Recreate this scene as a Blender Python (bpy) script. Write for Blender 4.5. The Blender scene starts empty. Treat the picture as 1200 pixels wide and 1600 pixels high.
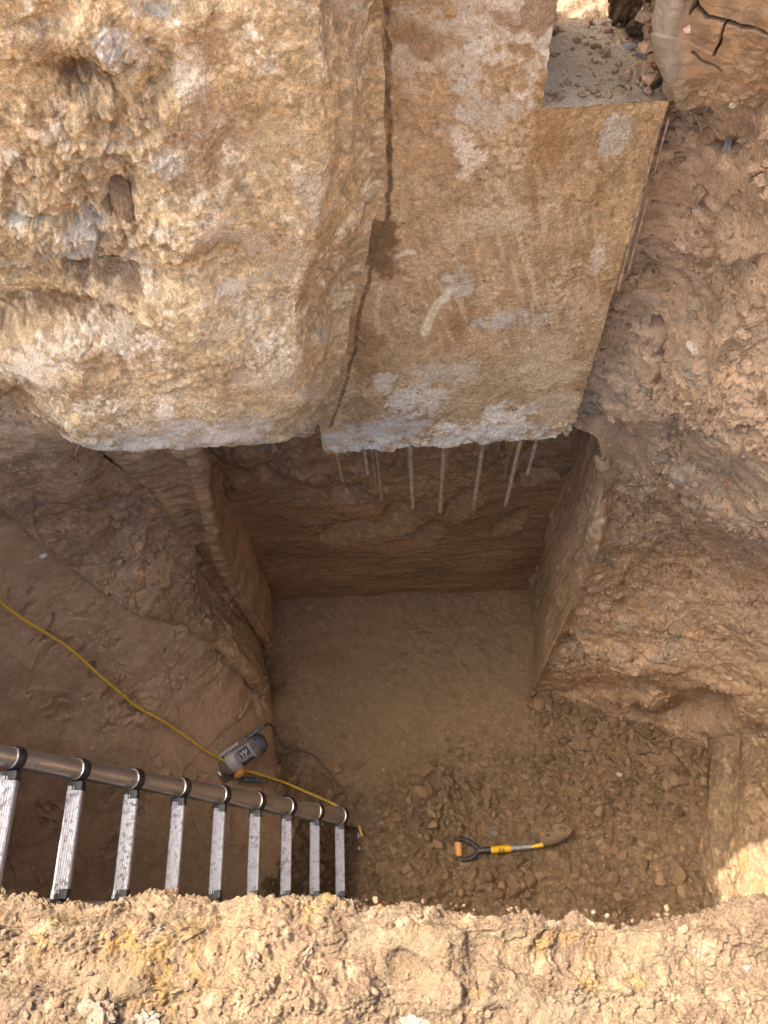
import bpy, math, random
import numpy as np
from mathutils import Matrix, Vector

# ------------------------------------------------------------------ camera
S = 1.5                                   # metres per layout unit
CAM = np.array([0.0, 0.0, 5.1])           # eye above the pit floor
FOC = 1200.0                              # focal length, in photo pixels (1200 x 1600)
def _basis():
    d = np.array([71.0, -640.0, -FOC]); up = -d / np.linalg.norm(d)
    a = np.array([435 - 600, -(940 - 800), -FOC]); b = np.array([825 - 600, -(918 - 800), -FOC])
    x = np.cross(np.cross(a, b), up); x /= np.linalg.norm(x)
    if x[0] < 0: x = -x
    return np.array([x, np.cross(up, x), up])
WB = _basis()
scene = bpy.context.scene
COL = scene.collection
cd = bpy.data.cameras.new('camera'); cam = bpy.data.objects.new('camera', cd); COL.objects.link(cam)
cam.matrix_world = Matrix([list(WB[i]) + [CAM[i]] for i in range(3)] + [[0, 0, 0, 1]])
cd.sensor_fit = 'VERTICAL'; cd.sensor_height = 36; cd.sensor_width = 27; cd.lens = 27.0
cd.clip_start = 0.05; cd.clip_end = 500
scene.camera = cam

# ------------------------------------------------------------------ light
SUN = np.array([-0.50, 0.27, 1.0]); SUN /= np.linalg.norm(SUN)      # towards the sun
world = bpy.data.worlds.new('World'); scene.world = world; world.use_nodes = True
wn = world.node_tree; bg = wn.nodes['Background']
sky = wn.nodes.new('ShaderNodeTexSky'); sky.sky_type = 'NISHITA'; sky.sun_disc = False
sky.sun_elevation = math.asin(SUN[2]); sky.sun_rotation = math.atan2(SUN[0], SUN[1])
sky.air_density = 0.45; sky.dust_density = 6.0; sky.ozone_density = 0.3
wn.links.new(sky.outputs[0], bg.inputs[0]); bg.inputs[1].default_value = 0.15
sl = bpy.data.lights.new('sun', 'SUN'); sl.energy = 2.0; sl.angle = math.radians(0.5); sl.color = (1.0, 0.94, 0.84)
so = bpy.data.objects.new('sun', sl); COL.objects.link(so)
so.rotation_euler = Vector(SUN).to_track_quat('Z', 'Y').to_euler()
vs = scene.view_settings; vs.view_transform = 'Standard'; vs.look = 'None'; vs.gamma = 1.0; vs.use_curve_mapping = False
vs.exposure = 2.54
scene.cycles.max_bounces = 8; scene.cycles.diffuse_bounces = 6

# ------------------------------------------------------------------ helpers: layout
def ray(u, v): return WB @ np.array([(u - 600) / FOC, -(v - 800) / FOC, -1.0])
def Z(u, v, z): r = ray(u, v); return CAM + r * (z - CAM[2]) / r[2]       # point at height z
def Y(u, v, y): r = ray(u, v); return CAM + r * (y - CAM[1]) / r[1]       # point at depth y
def X(u, v, x): r = ray(u, v); return CAM + r * (x - CAM[0]) / r[0]
def proj(P):
    c = (np.asarray(P) - CAM) @ WB
    return np.stack([600 - FOC * c[..., 0] / c[..., 2], 800 + FOC * c[..., 1] / c[..., 2]], -1)

# ------------------------------------------------------------------ helpers: noise
_r = np.random.default_rng(7)
PT = np.concatenate([_r.permutation(1024)] * 2).astype(np.int32)
RV = _r.random((1024, 4)).astype(np.float32)
GR = _r.normal(size=(1024, 3)).astype(np.float32); GR /= np.linalg.norm(GR, axis=1)[:, None]
def _h(i, j, k): return PT[(PT[(PT[i & 1023] + j) & 1023] + k) & 1023]
def perlin(p, seed=0):
    sh = p.shape[:-1]; p = p.reshape(-1, 3).astype(np.float32) + np.float32(seed * 17.31 + 100)
    i = np.floor(p).astype(np.int32); f = p - i; w = f * f * f * (f * (f * 6 - 15) + 10)
    out = np.zeros(len(p), np.float32)
    for a in (0, 1):
        wa = w[:, 0] if a else 1 - w[:, 0]
        for b in (0, 1):
            wb = wa * (w[:, 1] if b else 1 - w[:, 1])
            for c in (0, 1):
                wc = wb * (w[:, 2] if c else 1 - w[:, 2])
                g = GR[_h(i[:, 0] + a, i[:, 1] + b, i[:, 2] + c)]
                out += wc * (g[:, 0] * (f[:, 0] - a) + g[:, 1] * (f[:, 1] - b) + g[:, 2] * (f[:, 2] - c))
    return out.reshape(sh) * 1.5
def fbm(p, o=4, seed=0, gain=0.5):
    s = 0; a = 1.0
    for k in range(o): s = s + a * perlin(p * 2.03 ** k, seed + k); a *= gain
    return s
def billow(p, o=3, seed=0, gain=0.5):
    s = 0; a = 1.0
    for k in range(o): s = s + a * np.abs(perlin(p * 2.03 ** k, seed + k)); a *= gain
    return s
def ridge(p, o=2, seed=0):
    s = 0; a = 1.0
    for k in range(o): s = s + a * (1 - 2 * np.abs(perlin(p * 2.1 ** k, seed + k))); a *= 0.5
    return s
def worley(p, seed=0):
    sh = p.shape[:-1]; p = p.reshape(-1, 3).astype(np.float32) + np.float32(seed * 13.7 + 100)
    i = np.floor(p).astype(np.int32); f = p - i
    f1 = np.full(len(p), 9, np.float32); f2 = f1.copy(); cid = np.zeros(len(p), np.int32)
    for a in (-1, 0, 1):
        for b in (-1, 0, 1):
            for c in (-1, 0, 1):
                h = _h(i[:, 0] + a, i[:, 1] + b, i[:, 2] + c); o = RV[h]
                d = (a + o[:, 0] - f[:, 0]) ** 2 + (b + o[:, 1] - f[:, 1]) ** 2 + (c + o[:, 2] - f[:, 2]) ** 2
                n = d < f1
                f2 = np.where(n, f1, np.minimum(f2, d)); f1 = np.where(n, d, f1); cid = np.where(n, h, cid)
    return np.sqrt(f1).reshape(sh), np.sqrt(f2).reshape(sh), RV[cid, 3].reshape(sh)
def facet(p, sc, seed=0, tilt=.6):        # torn faces: every cell its own height and slope
    sh = p.shape[:-1]; p = p.reshape(-1, 3).astype(np.float32) * np.float32(sc) + np.float32(seed * 9.7 + 100)
    i = np.floor(p).astype(np.int32); f = p - i; best = np.full(len(p), 9, np.float32); vec = np.zeros_like(p); cid = np.zeros(len(p), np.int32)
    for a in (-1, 0, 1):
        for b in (-1, 0, 1):
            for c in (-1, 0, 1):
                h = _h(i[:, 0] + a, i[:, 1] + b, i[:, 2] + c); v = np.array([a, b, c], np.float32) + RV[h, :3] - f
                d = np.sum(v * v, 1); n = d < best; best = np.where(n, d, best); vec[n] = v[n]; cid = np.where(n, h, cid)
    return (RV[cid, 3] - .5 + tilt * np.sum(vec * GR[cid], 1)).reshape(sh)
def sm(a, b, x):
    t = np.clip((x - a) / (b - a), 0, 1); return t * t * (3 - 2 * t)
def warp(p, amp, sc, seed=0):
    return p + amp * np.stack([perlin(p * sc, seed), perlin(p * sc, seed + 11), perlin(p * sc, seed + 23)], -1)
def crumbs(p, sc, seed=0):                # rounded grains of mixed height
    f1, f2, r = worley(p * sc, seed); return np.sqrt(np.clip(1 - f1 * f1 * 1.3, 0, 1)) * (0.3 + 0.7 * r)
def clods(p, sc, seed=0):                 # angular lumps parted by cracks
    f1, f2, r = worley(p * sc, seed); return sm(0, 0.35, f2 - f1) * (0.25 + 0.75 * r) + 0.25 * (1 - f1)
def blob(P, c, r): return np.exp(-np.sum(((P - np.asarray(c)) / r) ** 2, -1))
def stroke(P, pts, w):                    # soft mask along a polyline
    d = np.full(P.shape[:-1], 9.0)
    for a, b in zip(pts[:-1], pts[1:]):
        a = np.asarray(a); b = np.asarray(b); ab = b - a
        t = np.clip(((P - a) @ ab) / (ab @ ab), 0, 1)
        d = np.minimum(d, np.linalg.norm(P - a - t[..., None] * ab, axis=-1))
    return 1 - sm(w * 0.55, w * 1.1, d)

# ------------------------------------------------------------------ helpers: meshes
def _cr(R, n):                            # Catmull-Rom sampling matrix (open ends)
    M = np.zeros((n, R))
    for q, t in enumerate(np.linspace(0, R - 1, n)):
        k = min(int(t), R - 2); f = t - k
        w = [-.5 * f ** 3 + f * f - .5 * f, 1.5 * f ** 3 - 2.5 * f * f + 1, -1.5 * f ** 3 + 2 * f * f + .5 * f, .5 * f ** 3 - .5 * f * f]
        for j, ww in zip(range(k - 1, k + 3), w):
            if j < 0: M[q, 0] += 2 * ww; M[q, 1] -= ww
            elif j >= R: M[q, R - 1] += 2 * ww; M[q, R - 2] -= ww
            else: M[q, j] += ww
    return M
def sheet(ctrl, nr, nc):
    ctrl = np.asarray(ctrl, float)
    return np.einsum('ij,jkd,lk->ild', _cr(ctrl.shape[0], nr), ctrl, _cr(ctrl.shape[1], nc))
def lin(a, b, n): t = np.linspace(0, 1, n)[:, None]; return np.asarray(a) * (1 - t) + np.asarray(b) * t
def quad(p00, p01, p10, p11, nr, nc):
    l = lin(p00, p10, nr); r = lin(p01, p11, nr); t = np.linspace(0, 1, nc)[None, :, None]
    return l[:, None] * (1 - t) + r[:, None] * t
def normals(V, toward=None):
    N = np.cross(np.gradient(V, axis=1), np.gradient(V, axis=0)); N /= np.linalg.norm(N, axis=-1)[..., None] + 1e-12
    s = np.sum(N * ((CAM if toward is None else np.asarray(toward)) - V), -1)
    return N if np.median(s) > 0 else -N
WARM = np.array([1.03, .985, .89])          # warm balance against the bluish sky light, put into every tint
def build(name, verts, loops, sizes, mat, tint=None, parent=None, smooth=True, shared=None):
    me = bpy.data.meshes.new(name)
    verts = np.asarray(verts, np.float32); loops = np.asarray(loops, np.int32); sizes = np.asarray(sizes, np.int32)
    me.vertices.add(len(verts)); me.vertices.foreach_set('co', verts.ravel())
    me.loops.add(len(loops)); me.loops.foreach_set('vertex_index', loops)
    me.polygons.add(len(sizes)); me.polygons.foreach_set('loop_start', (np.cumsum(sizes) - sizes).astype(np.int32))
    me.update(calc_edges=True)
    me.polygons.foreach_set('use_smooth', np.full(len(sizes), smooth, bool))
    if tint is not None:
        at = me.attributes.new('tint', 'FLOAT_COLOR', 'POINT')
        c = np.ones((len(verts), 4), np.float32); c[:, :3] = np.clip(np.asarray(tint) * WARM, 0.005, 0.9).reshape(-1, 3) if np.ndim(tint) > 1 else tint
        at.data.foreach_set('color', c.ravel())
    me.materials.append(mat)
    o = bpy.data.objects.new(name, me); COL.objects.link(o)
    if parent: o.parent = parent
    return o
def gridmesh(name, grids, mat, tints=None, parent=None, smooth=True):
    vs_, ls_, ts_ = [], [], []; off = 0
    for k, V in enumerate(grids):
        nr, nc = V.shape[:2]; i = np.arange(nr * nc).reshape(nr, nc) + off
        q = np.stack([i[:-1, :-1], i[:-1, 1:], i[1:, 1:], i[1:, :-1]], -1).reshape(-1, 4)
        n = np.cross(V[nr // 2, nc // 2] - V[nr // 2 - 1, nc // 2], V[nr // 2, nc // 2] - V[nr // 2, nc // 2 - 1])
        vs_.append(V.reshape(-1, 3)); ls_.append(q); off += nr * nc
        if tints is not None: ts_.append(tints[k].reshape(-1, 3))
    L = np.concatenate(ls_)
    return build(name, np.concatenate(vs_), L.ravel(), np.full(len(L), 4), mat, np.concatenate(ts_) if tints is not None else None, parent, smooth)
class MB:                                 # small collector for hard-surface parts
    def __init__(s): s.v = []; s.f = []
    def add(s, v, f):
        o = len(s.v); s.v += [tuple(x) for x in v]; s.f += [tuple(i + o for i in q) for q in f]; return s
    def box(s, c, h, ax=None, bev=0.12):
        ax = np.eye(3) if ax is None else np.asarray(ax); c = np.asarray(c, float); h = np.asarray(h, float)
        b = min(h) * bev; ring = []
        for z, k in ((-1, b), (-1, 0), (1, 0), (1, b)):
            zz = z * h[2] if k else z * (h[2] - b)
            x, y = h[0] - k, h[1] - k; e = b
            ring.append([(x, y - e, zz), (x - e, y, zz), (-x + e, y, zz), (-x, y - e, zz), (-x, -y + e, zz), (-x + e, -y, zz), (x - e, -y, zz), (x, -y + e, zz)])
        v = [c + np.array(q) @ ax for r in ring for q in r]
        f = [tuple(range(7, -1, -1)), tuple(range(24, 32))]
        for r in range(3):
            for k in range(8): f.append((r * 8 + k, r * 8 + (k + 1) % 8, r * 8 + 8 + (k + 1) % 8, r * 8 + 8 + k))
        return s.add(v, f)
    def tube(s, pts, rad, n=12, cap=True):
        pts = [np.asarray(p, float) for p in pts]; tprev = pts[-1] - pts[0]; tprev = tprev / np.linalg.norm(tprev); rad = [rad] * len(pts) if np.isscalar(rad) else list(rad)
        v = []; f = []; prev = None
        for i, p in enumerate(pts):
            a = pts[max(i - 1, 0)]; b = pts[min(i + 1, len(pts) - 1)]; t = b - a; L = np.linalg.norm(t)
            t = t / L if L > 1e-9 else tprev
            tprev = t
            if prev is None:
                h = np.array([0, 0, 1.0]) if abs(t[2]) < 0.9 else np.array([1.0, 0, 0]); prev = np.cross(t, h)
            e = prev - t * (prev @ t); e /= np.linalg.norm(e); prev = e; g = np.cross(t, e)
            for k in range(n): an = 2 * math.pi * k / n; v.append(p + rad[i] * (math.cos(an) * e + math.sin(an) * g))
        for i in range(len(pts) - 1):
            for k in range(n): f.append((i * n + k, i * n + (k + 1) % n, (i + 1) * n + (k + 1) % n, (i + 1) * n + k))
        if cap: f += [tuple(range(n - 1, -1, -1)), tuple(range((len(pts) - 1) * n, len(pts) * n))]
        return s.add(v, f)
    def lathe(s, o, ax, prof, n=24):      # prof: (distance along axis, radius)
        ax = np.asarray(ax) / np.linalg.norm(ax)
        return s.tube([np.asarray(o) + ax * a for a, r in prof], [r for a, r in prof], n)
    def build(s, name, mat, parent=None, smooth=True, angle=35):
        L = [i for f in s.f for i in f]
        o = build(name, s.v, L, [len(f) for f in s.f], mat, None, parent, smooth)
        if smooth: o.data.set_sharp_from_angle(angle=math.radians(angle))
        return o
def spline(pts, n=8):
    M = _cr(len(pts), (len(pts) - 1) * n + 1); return M @ np.asarray(pts, float)
def tag(o, label, cat, group=None, kind=None):
    o['label'] = label; o['category'] = cat
    if group: o['group'] = group
    if kind: o['kind'] = kind
    return o
def root(name, loc, label, cat, group=None):
    o = bpy.data.objects.new(name, None); COL.objects.link(o); o.location = loc; o.empty_display_size = 0.1
    bpy.context.view_layer.update()
    return tag(o, label, cat, group)
def adopt(o, par):                        # parent a world-space mesh under its thing, keeping its place
    o.data.transform(Matrix.Translation(-par.location)); o.parent = par; return o

# ------------------------------------------------------------------ helpers: materials
def principled(name):
    m = bpy.data.materials.new(name); m.use_nodes = True
    return m, m.node_tree.nodes, m.node_tree.links, m.node_tree.nodes['Principled BSDF']
def earth(name, rough=0.9, b1=(100, .6, .004), b2=(320, .5, .0015), vary=0.25, spec=0.25, grain=.22):
    m, n, l, p = principled(name)
    at = n.new('ShaderNodeAttribute'); at.attribute_name = 'tint'
    tc = n.new('ShaderNodeTexCoord')
    nz = n.new('ShaderNodeTexNoise'); nz.inputs['Scale'].default_value = 140; nz.inputs['Detail'].default_value = 5; nz.inputs['Roughness'].default_value = .65
    mr = n.new('ShaderNodeMapRange'); mr.inputs['From Min'].default_value = .25; mr.inputs['From Max'].default_value = .75
    mr.inputs['To Min'].default_value = 1 - vary; mr.inputs['To Max'].default_value = 1 + vary
    mx = n.new('ShaderNodeVectorMath'); mx.operation = 'SCALE'
    l.new(tc.outputs['Object'], nz.inputs['Vector']); l.new(nz.outputs['Fac'], mr.inputs['Value'])
    n2 = n.new('ShaderNodeTexNoise'); n2.inputs['Scale'].default_value = 300; n2.inputs['Detail'].default_value = 3; n2.inputs['Roughness'].default_value = .7
    m2 = n.new('ShaderNodeMapRange'); m2.inputs['From Min'].default_value = .33; m2.inputs['From Max'].default_value = .67
    m2.inputs['To Min'].default_value = 1 - grain; m2.inputs['To Max'].default_value = 1 + grain
    mm = n.new('ShaderNodeMath'); mm.operation = 'MULTIPLY'
    l.new(tc.outputs['Object'], n2.inputs['Vector']); l.new(n2.outputs['Fac'], m2.inputs['Value']); l.new(m2.outputs[0], mm.inputs[0]); l.new(mr.outputs[0], mm.inputs[1])
    l.new(at.outputs['Color'], mx.inputs[0]); l.new(mm.outputs[0], mx.inputs['Scale']); l.new(mx.outputs[0], p.inputs['Base Color'])
    p.inputs['Roughness'].default_value = rough; p.inputs['Specular IOR Level'].default_value = spec
    last = None
    for sc, st, di in (b1, b2):
        t = n.new('ShaderNodeTexNoise'); t.inputs['Scale'].default_value = sc; t.inputs['Detail'].default_value = 6; t.inputs['Roughness'].default_value = .6
        l.new(tc.outputs['Object'], t.inputs['Vector'])
        b = n.new('ShaderNodeBump'); b.inputs['Strength'].default_value = st; b.inputs['Distance'].default_value = di * 4
        l.new(t.outputs['Fac'], b.inputs['Height'])
        if last: l.new(last.outputs[0], b.inputs['Normal'])
        last = b
    l.new(last.outputs[0], p.inputs['Normal'])
    return m
def plain(name, col, rough=0.5, metal=0.0, dirt=None, dsc=30, damt=.5, bump=0.0, vary=.15):
    m, n, l, p = principled(name)
    tc = n.new('ShaderNodeTexCoord'); t = n.new('ShaderNodeTexNoise'); t.inputs['Scale'].default_value = dsc; t.inputs['Detail'].default_value = 6; t.inputs['Roughness'].default_value = .65
    l.new(tc.outputs['Object'], t.inputs['Vector'])
    r = n.new('ShaderNodeValToRGB'); e = r.color_ramp.elements
    d = dirt if dirt else tuple(c * (1 - vary * 2) for c in col)
    e[0].position = 1 - damt - .06; e[0].color = (*col, 1); e[1].position = 1 - damt + .08; e[1].color = (*d, 1)
    l.new(t.outputs['Fac'], r.inputs[0]); l.new(r.outputs[0], p.inputs['Base Color'])
    p.inputs['Metallic'].default_value = metal; p.inputs['Roughness'].default_value = rough
    if dirt and metal:
        q = n.new('ShaderNodeMapRange'); q.inputs['From Min'].default_value = 1 - damt - .06; q.inputs['From Max'].default_value = 1 - damt + .08
        q.inputs['To Min'].default_value = metal; q.inputs['To Max'].default_value = 0
        l.new(t.outputs['Fac'], q.inputs['Value']); l.new(q.outputs[0], p.inputs['Metallic'])
        q = n.new('ShaderNodeMapRange'); q.inputs['From Min'].default_value = 1 - damt - .06; q.inputs['From Max'].default_value = 1 - damt + .08
        q.inputs['To Min'].default_value = rough; q.inputs['To Max'].default_value = .9
        l.new(t.outputs['Fac'], q.inputs['Value']); l.new(q.outputs[0], p.inputs['Roughness'])
    if bump:
        b = n.new('ShaderNodeBump'); b.inputs['Strength'].default_value = bump; b.inputs['Distance'].default_value = .002
        l.new(t.outputs['Fac'], b.inputs['Height']); l.new(b.outputs[0], p.inputs['Normal'])
    return m
M_SOIL = earth('excavated soil'); M_CLAY = earth('smeared clay', rough=.66, b1=(60, .25, .003), b2=(300, .3, .0012), vary=.12, spec=.4, grain=.10)
M_CONC = earth('old concrete', rough=.88, b1=(120, .7, .004), b2=(380, .6, .0015), vary=.28, grain=.27)
M_SUN = earth('dry crumbly soil', rough=.95, b1=(150, .7, .004), b2=(380, .6, .0015), vary=.28, grain=.28)

BROWN = np.array([.300, .188, .112]); MOIST = np.array([.215, .130, .070]); GREY = np.array([.285, .240, .180]); BLUE = np.array([.275, .250, .200])
OCHRE = np.array([.46, .27, .075]); PALE = np.array([.52, .40, .28]); WHITE = np.array([.80, .71, .575]); DARK = np.array([.10, .065, .038])
TAN = np.array([.46, .305, .165])
def mix(a, b, m): return a + (np.asarray(b) - a) * np.clip(m, 0, 1)[..., None]
def base(P, c): return np.broadcast_to(np.asarray(c, float), P.shape).copy()
def soil_tint(P, c=BROWN, seed=0, grey=.5, ochre=.35, pale=.4, specks=1.0, fine=55, var=1.0):
    T = base(P, c)
    T *= (1 + .28 * fbm(P * 2.2, 4, seed + 1))[..., None]
    T *= (1 + var * .30 * fbm(P * fine * .35, 3, seed + 2))[..., None]
    T = mix(T, GREY, grey * sm(.28, .6, fbm(P * 5, 4, seed + 5)) * sm(-.3, .3, fbm(P * 30, 2, seed + 6)))
    T = mix(T, BLUE, grey * .8 * sm(.42, .62, fbm(P * 9, 4, seed + 8)))
    T = mix(T, OCHRE, ochre * sm(.42, .7, fbm(P * 7, 4, seed + 12)))
    T = mix(T, PALE, pale * sm(.3, .7, fbm(P * 18, 4, seed + 16)))
    f1, f2, r = worley(P * fine, seed + 3)
    T *= (1 + var * (.36 * r - .18))[..., None]
    T = mix(T, PALE * 1.1, .7 * specks * (r > .93) * (1 - sm(.25, .45, f1)))
    f1, f2, r = worley(P * 26, seed + 4)
    T = mix(T, WHITE, specks * (r > .98) * (1 - sm(.14, .20, f1)))
    return T
def soil_disp(P, rough, seed=0, amp=1.0, big=.05):
    Q = warp(P, .011, 16, seed + 3)
    d = big * fbm(P * 1.7, 3, seed)
    cr = sm(-.25, .25, fbm(P * 4.5, 3, seed + 8))
    rg = .010 * fbm(P * 6, 4, seed + 4) + .034 * facet(Q, 7, seed + 5) + .021 * facet(Q, 17, seed + 14) + .013 * facet(Q, 36, seed + 15) * (.35 + .65 * cr) + (.45 + .55 * cr) * (.007 * crumbs(P, 40, seed + 6) + .010 * crumbs(P, 62, seed + 7) + .006 * crumbs(P, 105, seed + 13)) - .012
    st = .014 * facet(warp(P, .03, 5, seed), 2.6, seed + 16, .8) + .003 * fbm(P * 9, 3, seed + 9) + .0015 * fbm(P * np.array([26, 26, 60.]), 2, seed + 10)
    return d + amp * (rough * rg + (1 - rough) * st)
def cracks(P, sc, seed, thr=.93, soft=.05): return sm(thr, thr + soft, 1 - np.abs(perlin(warp(P, .03, 9, seed) * sc, seed + 1)) * 1.0)

SURF = []                                 # grids kept so that cables and clods can be laid on them
def lay(u, v, lift=0.0, pick=None):
    best = None
    for nm, V, uv in SURF:
        if pick and nm not in pick: continue
        d = np.sum((uv - np.array([u, v])) ** 2, -1); k = int(np.argmin(d))
        if d.flat[k] < 150:
            p = V.reshape(-1, 3)[k]; q = float((CAM - p) @ WB[:, 2])
            if best is None or q < best[0]: best = (q, p)
    if best is None: return Z(u, v, .1)
    p = Z(u, v, best[1][2]) if np.linalg.norm(best[1]) else best[1]
    r = CAM - p; r /= np.linalg.norm(r)
    return p + r * lift
def keep(nm, V): SURF.append((nm, V, proj(V)))

def gz_in(y): return 3.1 + .9 * (np.clip(y, -.8, 1.75) + .8) / 2.55 + .03
def loft(curve, stops, n=90, seed=0, amp=1.0):        # carries a bank on from its last line to the ground beside the pit
    c = curve[::max(1, len(curve) // 160)]
    V = np.einsum('ij,jkd->kid', _cr(len(stops) + 1, n), np.stack([c] + [f(c) for f in stops]))
    N = normals(V, (0, .5, 6)); t = sm(0, .12, np.linspace(0, 1, n))[None, :]
    return V + N * (amp * t * soil_disp(V, np.full(V.shape[:2], .7), seed))[..., None], V
def at_x(x, zf=None): return lambda c: np.stack([np.full(len(c), x), c[:, 1], gz_in(c[:, 1]) if zf is None else zf(c)], -1)
# ================================================================== THE SETTING
# ---- pit floor: trodden clay at the back, heaped rubble at the front
nx, ny = 620, 420
gx, gy = np.meshgrid(np.linspace(-2.6, 2.3, nx), np.linspace(2.25, -.35, ny))
P = np.stack([gx, gy, gx * 0], -1)
def floor_rough(P): return sm(-.35, .50, .95 - P[..., 1] + .28 * fbm(P * 1.6, 3, 40) + .25 * np.clip(P[..., 0], -1, 1.5) + .45 * sm(-.55, -.85, P[..., 0]) * sm(1.7, 1.2, P[..., 1]))
rough = floor_rough(P)
mound = .13 * sm(1.0, .1, P[..., 1]) + .22 * sm(.7, 1.8, P[..., 0]) * sm(1.3, .4, P[..., 1]) + .10 * blob(P, (-.05, .2, 0), (.25, .4, 1)) - .10 * blob(P, (-.5, .3, 0), (.25, .5, 1)) + .04 * fbm(P * 2.4, 3, 41)
Q = warp(P, .03, 9, 44)
h = mound * (.25 + .75 * rough) + rough * (.030 * clods(Q, 8.5, 42) * sm(.05, .5, fbm(P * 3, 2, 48) + .35) + .025 * clods(Q, 17, 43) + .024 * crumbs(Q, 33, 45) + .014 * crumbs(P, 60, 46)) + (1 - rough) * (.014 * fbm(P * 7, 5, 47, .6) + .008 * facet(P, 9, 51) + .010 * crumbs(P, 24, 49) * sm(-.1, .4, fbm(P * 5, 2, 50)) + .005 * crumbs(P, 55, 52))
V = P + np.array([0, 0, 1.]) * h[..., None]
T = soil_tint(P, [.26, .18, .105], 60, grey=.35, ochre=.12, pale=.2, specks=.8)
T *= (1 - .22 * rough)[..., None]  # darker where rubble lies, standing in for the shade in its gaps
T = mix(T, [.265, .19, .115], (1 - rough) * .6)
o = gridmesh('pit_floor', [V], M_SOIL, [T]); tag(o, 'trodden brown clay floor of the deep pit, crumbling to rubble in front', 'pit floor', kind='structure'); keep('floor', V)
FLOOR = (V, nx, ny)
def floor_z(x, y):
    i = int(np.clip((2.25 - y) / 2.6 * (ny - 1), 0, ny - 1)); j = int(np.clip((x + 2.6) / 4.9 * (nx - 1), 0, nx - 1)); return float(V_FLOOR[i, j, 2])
V_FLOOR = V

# ---- back wall under the footing: scraped flat, with scoops
V = quad((-1.15, 2.06, 3.1), (1.05, 2.06, 3.1), (-1.15, 2.06, -.12), (1.05, 2.06, -.12), 330, 460)
P = V.copy()
d = .030 * fbm(P * 1.6, 3, 70) + .006 * fbm(P * np.array([3, 5, 18.]), 4, 71) + .003 * fbm(P * np.array([9, 9, 60.]), 3, 72)
rg = sm(1.1, 1.9, P[..., 2] + .4 * fbm(P * 2.5, 2, 73)); d += rg * (.05 * fbm(P * 5, 4, 74) + .02 * clods(P, 14, 75) * sm(.1, .5, fbm(P * 4, 2, 76)))
yb = 2.06
for u, v, ru, rv, tilt in ((545, 830, 44, 34, .6), (625, 810, 36, 42, .5), (722, 790, 30, 40, .5), (545, 770, 30, 22, .3), (672, 835, 22, 34, .5), (800, 820, 26, 34, .6), (430, 745, 40, 28, 0.), (840, 745, 30, 24, 0.)):
    c = Y(u, v, yb); sc = np.linalg.norm(Y(u + 10, v, yb) - Y(u - 10, v, yb)) / 20
    Pw = warp(P, .035, 8, 77); a = (Pw[..., 0] - c[0]) / (ru * sc); b = (Pw[..., 2] - c[2]) / (rv * sc * 1.35); a = a - tilt * b * .6; q = a * a + b * b
    d += -.11 * np.clip(1 - q, 0, 1) ** .45 * sm(-1.0, .9, b - .5 * a) + .010 * np.exp(-(q - .9) ** 2 * 9) * sm(.1, -.6, b) * clods(P, 22, 78)
V = V + np.array([0, -1., 0]) * d[..., None]
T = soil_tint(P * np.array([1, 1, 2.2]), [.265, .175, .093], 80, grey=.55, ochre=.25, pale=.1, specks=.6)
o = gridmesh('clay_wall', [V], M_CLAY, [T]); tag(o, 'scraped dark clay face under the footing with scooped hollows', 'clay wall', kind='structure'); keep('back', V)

# ---- right side of the undercut bay
C = []
edgeB = [(832, 1082, -.08), (838, 1068, .25), (850, 1040, .6), (875, 985, 1.08), (929, 867, 1.91), (942, 770, 2.25)]
for u, v, z in edgeB: C.append([np.array([.86, 2.12, z]), np.array([.835, 1.85, z]), np.array([.815, 1.6, z]), Z(u, v, z), Z(u, v, z) + np.array([.10, .16, 0])])
C.append([np.array([.87, 2.12, 2.8]), np.array([.85, 1.9, 2.8]), np.array([.83, 1.7, 2.78]), Y(944, 690, 1.58), Y(955, 680, 1.74)])
C.append([np.array([.87, 2.12, 3.2]), np.array([.85, 1.9, 3.2]), np.array([.8, 1.7, 3.2]), Y(950, 620, 1.72), Y(960, 610, 1.80)])
V = sheet(C, 330, 170); N = normals(V); P = V.copy()
d = .018 * fbm(P * 2, 3, 90) + .012 * fbm(P * np.array([8, 8, 1.6]), 4, 91) + .006 * fbm(P * np.array([40, 40, 4.]), 3, 92) + .014 * clods(P, 13, 93) * sm(.1, .5, fbm(P * 3, 2, 94))
d *= sm(1.0, .68, np.linspace(0, 1, d.shape[1]))[None, :]
V = V + N * d[..., None]
T = soil_tint(P * np.array([1.5, 1.5, .45]), [.34, .235, .145], 95, grey=.8, ochre=.2, pale=.25, specks=.4)
o = gridmesh('clay_wall', [V], M_CLAY, [T]); tag(o, 'smooth scraped cheek of clay with upright grey smears right of the undercut', 'clay wall', kind='structure'); keep('bay', V)

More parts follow.
